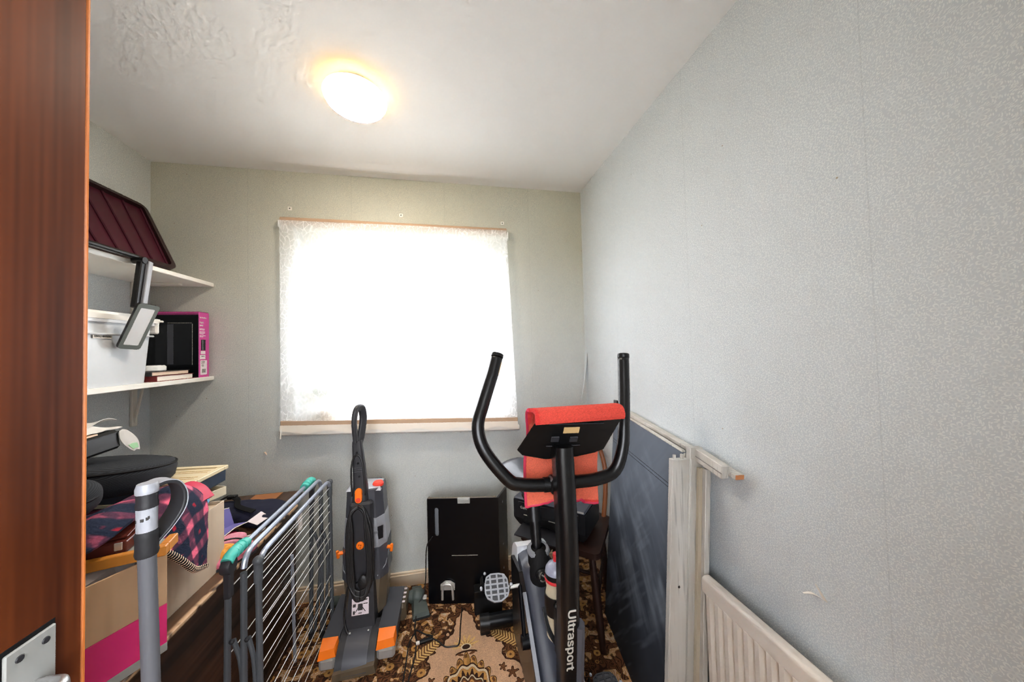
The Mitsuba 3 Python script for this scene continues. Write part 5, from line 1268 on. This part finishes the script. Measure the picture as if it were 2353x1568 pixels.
part(eb, 'shroud', shroud(BX - 0.062, BX + 0.062, 0.0, 0.018), 'shroud_grey', 'grey moulded body', smooth=50)
rear = Polygon(prof).buffer(0.014).intersection(Polygon([(1.36, 0.36), (1.60, 0.30), (1.60, 0.60), (1.36, 0.60)]))
part(eb, 'rear_cover', prism(rear, 0.128, frame((BX - 0.064, 0, 0), (0, 1, 0), (0, 0, 1))), 'shroud_white', 'white rear cover', smooth=30)
side = Polygon([(1.44, 0.44), (1.27, 0.475), (1.20, 0.425), (1.03, 0.270), (0.93, 0.20), (0.94, 0.12), (1.42, 0.12)])
for sx in (-1, 1):
    x0 = BX - 0.078 if sx < 0 else BX + 0.062
    part(eb, 'side_panel', prism(side.buffer(-0.02).buffer(0.02), 0.016, frame((x0, 0, 0), (0, 1, 0), (0, 0, 1))), 'black_satin', 'black side panel', smooth=30)
    xs_ = BX + sx * 0.079
    part(eb, 'side_strip', bar((BX + sx * 0.071, 1.205, 0.440), (BX + sx * 0.071, 0.950, 0.222), 0.014, 0.008, up=(0, -0.65, 0.76), b=0.001), 'strip_grey', 'silver grey strip')
part(eb, 'seat_collar', put(lathe([(0.0, -0.10), (0.030, -0.10), (0.040, -0.05), (0.042, 0.0), (0.0, 0.0)], 26), frame((BX + 0.004, 1.268, 0.548), (1, 0, 0), (0, 0.985, 0.17))), 'black_matt', 'black seat post collar', smooth=50)
part(eb, 'collar_ring', put(lathe([(0.026, -0.004), (0.044, -0.008), (0.046, 0.002), (0.040, 0.010), (0.030, 0.010)], 28), frame((BX + 0.004, 1.268, 0.550), (1, 0, 0), (0, 0.985, 0.17))), 'mid_grey', 'grey ring round the seat post', smooth=50)
part(eb, 'collar_front', put(ellipsoid((0, 0, 0), (0.044, 0.030, 0.085), 3), trimesh.transformations.translation_matrix([BX + 0.004, 1.240, 0.482])), 'black_matt', smooth=50)
part(eb, 'seat_post', rod((BX + 0.004, 1.270, 0.45), (BX + 0.004, 1.330, 0.70), 0.0215, 20), 'black_satin')
part(eb, 'seat_tube', rod((BX + 0.004, 1.314, 0.640), (BX + 0.004, 1.345, 0.735), 0.029, 20), 'black_plastic')
# knob with printed ring
kn = frame((BX - 0.002, 1.214, 0.490), unit(V(0.75, 0.15, -0.64)), unit(V(0.6, 0.30, 0.74)))
if kn[1, 2] > 0: kn[:3, :3] = kn[:3, [1, 0, 2]]; kn[:3, 2] *= -1
kb = part(eb, 'knob', put(lathe([(0, -0.02), (0.018, -0.02), (0.021, -0.006), (0.024, 0.006), (0.0235, 0.014), (0.020, 0.017), (0, 0.0175)], 24), kn), 'black_plastic', 'round adjusting knob with a printed ring', smooth=50)
ringt = []
for s_, a0, sp in (('PULL', 100, 15), ('TIGHTEN', -20, 14), ('LOOSEN', 225, 14)):
    for i, chh in enumerate(s_):
        a = math.radians(a0 - sp * i)
        mm_ = np.eye(4); mm_[:3, :3] = trimesh.transformations.rotation_matrix(a - math.pi / 2, [0, 0, 1])[:3, :3]; mm_[:3, 3] = [0.0155 * math.cos(a), 0.0155 * math.sin(a), 0.0168]
        g = meshkit.text_mesh(chh, 0.0040, 0.0008, True); g.vertices[:, 0] -= g.bounds[1, 0] / 2
        ringt.append(put(g, mm_))
part(kb, 'lettering', put(cat(*ringt), kn), 'silver_print')
part(kb, 'pointer', put(rbox(0.022, 0.005, 0.0015, 0.0005), kn @ trimesh.transformations.translation_matrix([0, 0, 0.0178])), 'ink_grey')
# saddle
def ring_at(y, w, h, z):
    return [(BX - 0.010 + w * math.cos(a), y, z + (h if math.sin(a) > 0 else 0.7 * h) * math.sin(a) * (1 - 0.25 * math.cos(a) ** 2)) for a in np.arange(20) * math.pi / 10]
sad = np.array([ring_at(*q) for q in ((1.235, 0.012, 0.012, 0.765), (1.25, 0.026, 0.026, 0.768), (1.31, 0.038, 0.034, 0.768), (1.38, 0.060, 0.040, 0.770), (1.45, 0.095, 0.046, 0.775), (1.51, 0.112, 0.048, 0.780), (1.555, 0.100, 0.042, 0.782), (1.575, 0.06, 0.026, 0.782))])
n0, n1 = sad.shape[:2]
ii, jj = np.meshgrid(np.arange(n0 - 1), np.arange(n1), indexing='ij')
a = (ii * n1 + jj).ravel(); b = (ii * n1 + (jj + 1) % n1).ravel(); c = b + n1; d = a + n1
k = np.arange(n1); N = n0 * n1
f = np.vstack([np.stack([a, b, c], 1), np.stack([a, c, d], 1), np.stack([(k + 1) % n1, k, np.full(n1, N)], 1), np.stack([N - n1 + k, N - n1 + (k + 1) % n1, np.full(n1, N + 1)], 1)])
sm = trimesh.Trimesh(np.vstack([sad.reshape(-1, 3), sad[0].mean(0, keepdims=True), sad[-1].mean(0, keepdims=True)]), f, process=False)
if sm.volume < 0: sm.invert()
part(eb, 'saddle', sm, 'saddle_vinyl', 'grey vinyl saddle', smooth=True)
part(eb, 'saddle_seam', tube(curve([(BX - 0.010 + 0.113 * s, y, z) for s, y, z in ((-0.5, 1.38, 0.782), (-0.93, 1.46, 0.786), (-1.02, 1.515, 0.786), (-0.85, 1.56, 0.786))], 5), 0.0016, 6), 'ink_grey')
part(eb, 'saddle_clamp', box(BX - 0.035, BX + 0.015, 1.325, 1.385, 0.715, 0.752, 0.006), 'black_plastic')
# stabilisers
for y, xa, xb in ((1.588, 0.120, 0.545), (0.765, 0.115, 0.545)):
    s = part(eb, 'stabiliser', rod((xa + 0.02, y, 0.042), (xb - 0.02, y, 0.042), 0.0325, 24), 'black_gloss', 'black round floor bar')
    for xe, sg in ((xa, 1), (xb, -1)):
        part(s, 'end_cap', cat(rod((xe, y, 0.042), (xe + sg * 0.045, y, 0.042), 0.0365, 24), box(min(xe, xe + sg * 0.045), max(xe, xe + sg * 0.045), y - 0.025, y + 0.025, 0.001, 0.03, 0.004)), 'black_plastic')
# cranks and pedals
ax = V(0.0, 1.118, 0.338)
for sx in (-1, 1):
    xc = BX + sx * 0.094
    up = V(0, 0.060, 0.155) if sx < 0 else V(0, -0.060, -0.155)
    cr_ = part(eb, 'crank', cat(bar((xc, ax[1], ax[2]), (xc, ax[1] + up[1], ax[2] + up[2]), 0.014, 0.022, up=unit((0, -up[2], up[1])), b=0.005), put(lathe([(0, -0.02), (0.021, -0.02), (0.021, 0.010), (0.012, 0.014), (0, 0.014)], 20), frame((xc, ax[1], ax[2]), (0, sx, 0), (0, 0, 1)))), 'black_gloss', smooth=40)
    pc = V(xc + sx * 0.084, ax[1] + up[1], ax[2] + up[2] + 0.004)
    part(cr_, 'spindle', rod((xc, pc[1], pc[2] - 0.008), (pc[0] - sx * 0.03, pc[1], pc[2] - 0.010), 0.006, 12), 'chrome')
    pm = frame(pc, (1, 0.0, 0.04 * sx), (0, 0.82, 0.57) if sx < 0 else (0, 0.95, 0.15))
    outl = Polygon([(-0.048, -0.018), (-0.040, -0.036), (-0.014, -0.050), (0.014, -0.050), (0.040, -0.036), (0.048, -0.018), (0.046, 0.020), (0.034, 0.040), (0.010, 0.046), (-0.020, 0.046), (-0.040, 0.036), (-0.048, 0.010)]).buffer(-0.010).buffer(0.006)
    pd = part(eb, 'pedal', put(prism(outl.buffer(-0.003), 0.014), pm @ trimesh.transformations.translation_matrix([0, 0, -0.014])), 'pedal_grey', 'pedal with a pale rubber grid')
    grid_ = [outl.difference(outl.buffer(-0.0045))]
    for gx in (-0.022, 0.003, 0.027):
        grid_.append(Polygon([(gx - 0.0032, -0.06), (gx + 0.0032, -0.06), (gx + 0.0032, 0.06), (gx - 0.0032, 0.06)]).intersection(outl))
    for gy in (-0.024, -0.008, 0.008, 0.024):
        grid_.append(Polygon([(-0.06, gy - 0.0026), (0.06, gy - 0.0026), (0.06, gy + 0.0026), (-0.06, gy + 0.0026)]).intersection(outl))
    part(pd, 'tread', cat(*[put(prism(g, 0.004), pm) for q in grid_ for g in getattr(q, 'geoms', [q])]), 'tread_grey' if sx < 0 else 'charcoal', 'raised rubber grid')
    part(pd, 'strap', put(cat(sweep(curve([(-0.050, 0.028, 0.002), (-0.052, 0.026, -0.03), (0.0, 0.010, -0.055), (0.052, 0.000, -0.03), (0.050, 0.000, 0.002)], 5), rrect(0.003, 0.022, 0.001), up=(0, 1, 0))), pm), 'black_matt')
    part(pd, 'stud', put(cat(ellipsoid((-0.040, 0.044, 0.003), (0.005, 0.005, 0.006), 2), ellipsoid((-0.056, 0.0, 0.0), (0.005, 0.007, 0.005), 2), ellipsoid((0.053, 0.002, 0.0), (0.006, 0.006, 0.005), 2)), pm), 'light_grey')
# bottle cage
part(eb, 'bottle_cage', cat(put(lathe([(0.0375, 0), (0.0405, 0), (0.0405, 0.060), (0.0375, 0.060)], 26), frame((BX + 0.002, 1.040, 0.490), (1, 0, 0), (0, 1, 0))), sweep(curve([(BX - 0.036, 1.050, 0.500), (BX - 0.030, 1.02, 0.45), (BX - 0.004, 1.002, 0.410), (BX + 0.015, 0.998, 0.402)], 5), rrect(0.022, 0.004, 0.0015), up=(0, 0, 1)), box(BX - 0.024, BX + 0.026, 0.965, 1.0, 0.40, 0.550, 0.006)), 'black_plastic', 'black bottle holder', smooth=40)

bo = thing('drinks_bottle', 'cream sports bottle with a red ring in the holder behind the bike post', 'bottle')
mbm = lambda m: move(m, BX + 0.002, 1.040, -0.026)
part(bo, 'body', mbm(lathe([(0, 0.432), (0.030, 0.432), (0.0355, 0.440), (0.0362, 0.540), (0.0362, 0.575), (0.0325, 0.592), (0.0355, 0.612), (0.0362, 0.618), (0, 0.618)], 30)), 'bottle_white', smooth=50)
part(bo, 'red_ring', mbm(lathe([(0, 0.617), (0.0375, 0.617), (0.0385, 0.622), (0.0375, 0.627), (0, 0.627)], 30)), 'bottle_red', smooth=50)
part(bo, 'black_band', mbm(lathe([(0, 0.626), (0.0368, 0.626), (0.0365, 0.642), (0, 0.642)], 30)), 'black_plastic', smooth=50)
part(bo, 'lid', mbm(lathe([(0, 0.641), (0.0362, 0.641), (0.034, 0.654), (0.026, 0.666), (0.014, 0.672), (0.012, 0.676), (0, 0.676)], 30)), 'bottle_lid', smooth=50)
part(bo, 'spout', mbm(lathe([(0, 0.675), (0.009, 0.675), (0.008, 0.688), (0.0105, 0.692), (0.009, 0.700), (0, 0.701)], 20)), 'bottle_red', smooth=50)

# towel over the console
tw = thing('towel', 'red orange towel draped over the console of the exercise bike', 'towel')
def trow(x):
    s = (x - 0.238) / 0.27
    z0 = 0.803 + 0.012 * math.sin(4 * s + 0.6) + 0.012 * max(0, s - 0.4) + (0.012 if 0.33 < s < 0.8 else 0)
    wob = 0.006 * math.sin(9 * s) + 0.004 * math.sin(23 * s + 1)
    xm = 0.375 + (x - 0.375) * 0.93
    return [(x + 0.001, 0.9035, 1.134), (x + 0.001, 0.900, 1.146), (x + 0.003, 0.914, 1.163), (x, 0.945, 1.166), (x - 0.002, 0.985, 1.150), (xm + 0.004, 1.045, 1.065), (xm, 1.075 + wob, 0.975), (xm, 1.082 + wob, 0.88), (xm + 0.003, 1.086 + 1.3 * wob, z0)]
rows = [trow(x) for x in np.linspace(0.238, 0.516, 18)]
G = np.array([curve(r, 4) for r in rows])
part(tw, 'cloth', sheet(G, 0.011), 'red_terry', smooth=60)
part(tw, 'hem', tube(G[:, -1] + V(0, 0, 0.002), 0.007, 8), 'crimson', 'darker hem')
part(tw, 'hem', tube(G[0, 14:] + V(-0.001, 0, 0), 0.0060, 8), 'crimson')

# ------------------------------------------------------------------ printer on a chair in the corner
co = thing('wooden_chair', 'dark wooden chair with a hooped spindle back standing behind the exercise bike', 'chair')
fw = unit(V(-0.62, -0.785, 0)); rt = unit(V(0.785, -0.62, 0)); SC = V(0.600, 1.640, 0)
def S(a, b, z): return tuple(SC + rt * a + fw * b + V(0, 0, z))
mseat = frame(SC + V(0, 0, 0.393), rt, -fw)
seat_poly = Polygon([(-0.20, -0.19), (0.20, -0.19), (0.185, 0.17), (0.10, 0.20), (-0.10, 0.20), (-0.185, 0.17)]).buffer(-0.03).buffer(0.03)
part(co, 'seat', prism(seat_poly, 0.027, mseat), 'chair_wood')
legs = ((-0.155, 0.150, -0.175, 0.172), (0.155, 0.150, 0.205, 0.190), (-0.13, -0.15, -0.155, -0.195), (0.13, -0.15, 0.150, -0.185))
for a0, b0, a1, b1 in legs:
    part(co, 'leg', tube([S(a0, b0, 0.395), S(0.5 * (a0 + a1), 0.5 * (b0 + b1), 0.20), S(a1, b1, 0.002)], 0.0175, 12, scale=[0.85, 1.1, 0.75]), 'chair_wood', smooth=50)
part(co, 'stretcher', rod(S(-0.165, 0.160, 0.20), S(-0.143, -0.172, 0.20), 0.009, 10), 'chair_wood')
part(co, 'stretcher', rod(S(0.180, 0.170, 0.20), S(0.140, -0.168, 0.20), 0.009, 10), 'chair_wood')
part(co, 'stretcher', rod(S(-0.154, 0.0, 0.20), S(0.160, 0.0, 0.20), 0.009, 10), 'chair_wood')
hoop = curve([S(-0.150, -0.165, 0.415), S(-0.165, -0.195, 0.60), S(-0.145, -0.220, 0.75), S(-0.07, -0.232, 0.835), S(0.02, -0.235, 0.850), S(0.105, -0.228, 0.800), S(0.150, -0.210, 0.69), S(0.158, -0.185, 0.56), S(0.148, -0.165, 0.415)], 6)
part(co, 'hoop', tube(hoop, 0.0125, 10), 'chair_hoop', 'lighter bent wood hoop', smooth=50)
for a0, zt_ in ((-0.10, 0.805), (-0.05, 0.842), (0.0, 0.848), (0.05, 0.832), (0.10, 0.790)):
    part(co, 'spindle', tube([S(a0 * 0.92, -0.165, 0.415), S(a0, -0.200, 0.60), S(a0 * 1.02, -0.230, zt_)], 0.0075, 8, scale=[0.8, 1.1, 0.7]), 'chair_wood', smooth=50)

pr = thing('printer', 'dark grey flat-bed printer standing on the wooden chair', 'printer')
pf = unit(V(0.286, -0.257, 0)); pb_ = unit(V(0.257, 0.286, 0))
mp = frame(V(0.318, 1.690, 0.4205), pf, pb_)
def Q(m): return put(m, mp)
part(pr, 'body', Q(hull([(0.0, 0.02, 0.030), (0.385, 0.02, 0.030), (0.0, 0.0, 0.055), (0.385, 0.0, 0.055), (0, 0.0, 0.145), (0.385, 0.0, 0.145), (0.0, 0.225, 0.03), (0.385, 0.225, 0.03), (0, 0.225, 0.145), (0.385, 0.225, 0.145), (0.02, 0.03, 0.004), (0.365, 0.03, 0.004), (0.02, 0.205, 0.004), (0.365, 0.205, 0.004)])), 'printer_black', smooth=20)
part(pr, 'scanner_lid', Q(box(0.0, 0.385, -0.001, 0.226, 0.1455, 0.158, 0.006)), 'printer_top', 'paler flat lid')
part(pr, 'front_panel', Q(box(0.030, 0.355, -0.003, 0.004, 0.085, 0.140, 0.002)), 'printer_black')
part(pr, 'slot', Q(box(0.060, 0.330, -0.0025, 0.010, 0.040, 0.075, 0.001)), 'black_matt')
part(pr, 'slot_trim', Q(cat(box(0.060, 0.100, -0.0045, -0.001, 0.076, 0.079, 0.0005), box(0.200, 0.345, -0.0045, -0.001, 0.076, 0.079, 0.0005))), 'silver_print')
part(pr, 'paper_tray', Q(hull([(0.040, 0.03, 0.014), (0.335, 0.03, 0.014), (0.050, -0.085, 0.010), (0.325, -0.085, 0.010), (0.040, 0.03, 0.024), (0.335, 0.03, 0.024), (0.050, -0.085, 0.017), (0.325, -0.085, 0.017)])), 'charcoal', 'open output tray')
part(pr, 'lettering', text('Canon', 0.012, V(0.318, 1.690, 0.4205) + pf * 0.042 - pb_ * 0.0030 + V(0, 0, 0.107), pf, (0, 0, 1), 0.001, True), 'silver_print')
for a in (0.03, 0.34):
    for b in (0.04, 0.19):
        part(pr, 'foot', Q(box(a, a + 0.02, b, b + 0.02, -0.0003, 0.006, 0.001)), 'dark_rubber')
part(pr, 'power_light', Q(ellipsoid((0.125, -0.003, 0.098), (0.002, 0.002, 0.002), 2)), 'print_white')

# ------------------------------------------------------------------ blackboard and white timbers along the right wall
bb = thing('blackboard', 'large chalk-smeared slate blackboard leaning on the right wall behind the bike', 'blackboard')
bf, bn, tf, tn = V(0.748, 1.555, 0.002), V(0.662, 1.010, 0.002), V(0.866, 1.610, 1.012), V(0.800, 1.010, 0.972)
nrm = unit(np.cross(tf - bn, bf - tn)); nrm = nrm if nrm[0] > 0 else -nrm
u, w = np.linspace(0, 1, 12), np.linspace(0, 1, 12)
Gb = np.array([[(bf * (1 - a) + bn * a) * (1 - b) + (tf * (1 - a) + tn * a) * b for a in u] for b in w])
part(bb, 'board', sheet(Gb + nrm * 0.006, 0.012), 'slate', smooth=False)
for nm, p, q in (('top_edge', tf, tn),):
    part(bb, nm, bar(p + V(0.003, 0, 0.004), q + V(0.003, 0, 0.004), 0.014, 0.008), 'old_white_paint', 'white painted top edge')
part(bb, 'side_edge', bar(bn + nrm * 0.006 + V(0, -0.003, 0), tn + nrm * 0.006 + V(0, -0.003, 0), 0.012, 0.006, up=(0, 1, 0)), 'old_white_paint')

def timber(name, label, p, q, w, h, up, holes=(), m='old_white_paint'):
    k = thing(name, label, 'timber', 'white painted timbers by the radiator')
    part(k, 'length', bar(p, q, w, h, up=up, b=0.002), m)
    return k
UPX = (0, 1, 0)
t1 = timber('painted_timber', 'white painted upright timber with two small pegs on top, in front of the blackboard', (0.690, 0.972, 0.003), (0.7535, 0.972, 0.968), 0.064, 0.020, UPX)
for o in (-0.018, 0.010):
    part(t1, 'peg', rod((0.7535 + o, 0.972, 0.966), (0.7542 + o, 0.972, 0.982), 0.0052, 12), 'old_white_paint')
part(t1, 'bolt_hole', put(lathe([(0, 0), (0.004, 0), (0.004, 0.0008), (0, 0.0008)], 12), frame((0.727, 0.9612, 0.555), (1, 0, 0), (0, 0, 1))), 'plug_hole')
t2 = timber('painted_timber', 'taller white painted upright timber with dark scuffs just behind the pegged one', (0.760, 0.990, 0.003), (0.8300, 0.990, 0.996), 0.050, 0.022, UPX)
part(t2, 'bead', bar((0.742, 0.9785, 0.003), (0.8090, 0.9785, 0.960), 0.010, 0.006, up=UPX, b=0.001), 'old_white_paint')
t3 = timber('painted_timber', 'narrow white painted upright timber beside the radiator, under the sloping rail', (0.788, 0.962, 0.003), (0.8480, 0.962, 0.930), 0.020, 0.022, UPX)
part(t3, 'rebate', bar((0.772, 0.972, 0.003), (0.8320, 0.972, 0.930), 0.014, 0.012, up=UPX, b=0.001), 'rebate_wood', 'bare yellowish rebated edge')
t4 = timber('painted_rail', 'long thin white rail with an orange raw end sloping along the right wall', (0.864, 1.600, 1.040), (0.854, 0.838, 0.946), 0.028, 0.016, (0, 0, 1))
part(t4, 'raw_end', bar((0.8541, 0.8381, 0.946), (0.8539, 0.8366, 0.9458), 0.0265, 0.0145, b=0.0005), 'raw_wood', 'raw orange end grain')
blk = part(t4, 'block', bar((0.838, 1.000, 0.974), (0.828, 0.862, 0.954), 0.026, 0.044, b=0.003), 'old_white_paint', 'thick rebated block fixed on the rail')
part(blk, 'groove', bar((0.8242, 0.995, 0.970), (0.8145, 0.864, 0.951), 0.002, 0.003, b=0.0003), 'ink_grey')

# ------------------------------------------------------------------ radiator
ra = thing('radiator', 'white ribbed panel radiator on the right wall below the painted timbers', 'radiator')
RX0, RX1, RY0, RY1, RZ0, RZ1 = 0.795, 0.845, -0.05, 0.945, 0.14, 0.590
part(ra, 'panel', box(RX0 + 0.024, RX1 - 0.010, RY0, RY1, RZ0, RZ1 - 0.004, 0.004), 'radiator_paint')
part(ra, 'top_rail', sweep([(RX0 + 0.022, RY0, RZ1 - 0.028), (RX0 + 0.022, RY1, RZ1 - 0.028)], rrect(0.034, 0.058, 0.012, 4), up=(0, 0, 1)), 'radiator_paint', smooth=50)
part(ra, 'bottom_rail', sweep([(RX0 + 0.022, RY0, RZ0 + 0.028), (RX0 + 0.022, RY1, RZ0 + 0.028)], rrect(0.034, 0.058, 0.012, 4), up=(0, 0, 1)), 'radiator_paint', smooth=50)
y = RY1 - 0.022
rib_poly = None
while y > RY0 + 0.03:
    rib = hull([(RX0 + 0.005, y - 0.0065, RZ0 + 0.05), (RX0 + 0.005, y + 0.0065, RZ0 + 0.05), (RX0 + 0.005, y - 0.0065, RZ1 - 0.050), (RX0 + 0.005, y + 0.0065, RZ1 - 0.050),
                (RX0 + 0.026, y - 0.012, RZ0 + 0.04), (RX0 + 0.026, y + 0.012, RZ0 + 0.04), (RX0 + 0.026, y - 0.012, RZ1 - 0.04), (RX0 + 0.026, y + 0.012, RZ1 - 0.04)])
    part(ra, 'rib', rib, 'radiator_paint', smooth=20)
    y -= 0.0335
for y in (0.12, 0.78):
    part(ra, 'wall_bracket', box(RX1 - 0.011, XR + 0.001, y - 0.02, y + 0.02, 0.30, 0.50, 0.002), 'radiator_paint')
part(ra, 'valve', cat(rod((0.82, RY1 + 0.001, 0.165), (0.82, RY1 + 0.03, 0.165), 0.010, 12), rod((0.82, RY1 + 0.030, 0.0), (0.82, RY1 + 0.030, 0.19), 0.0075, 12)), 'white_gloss')
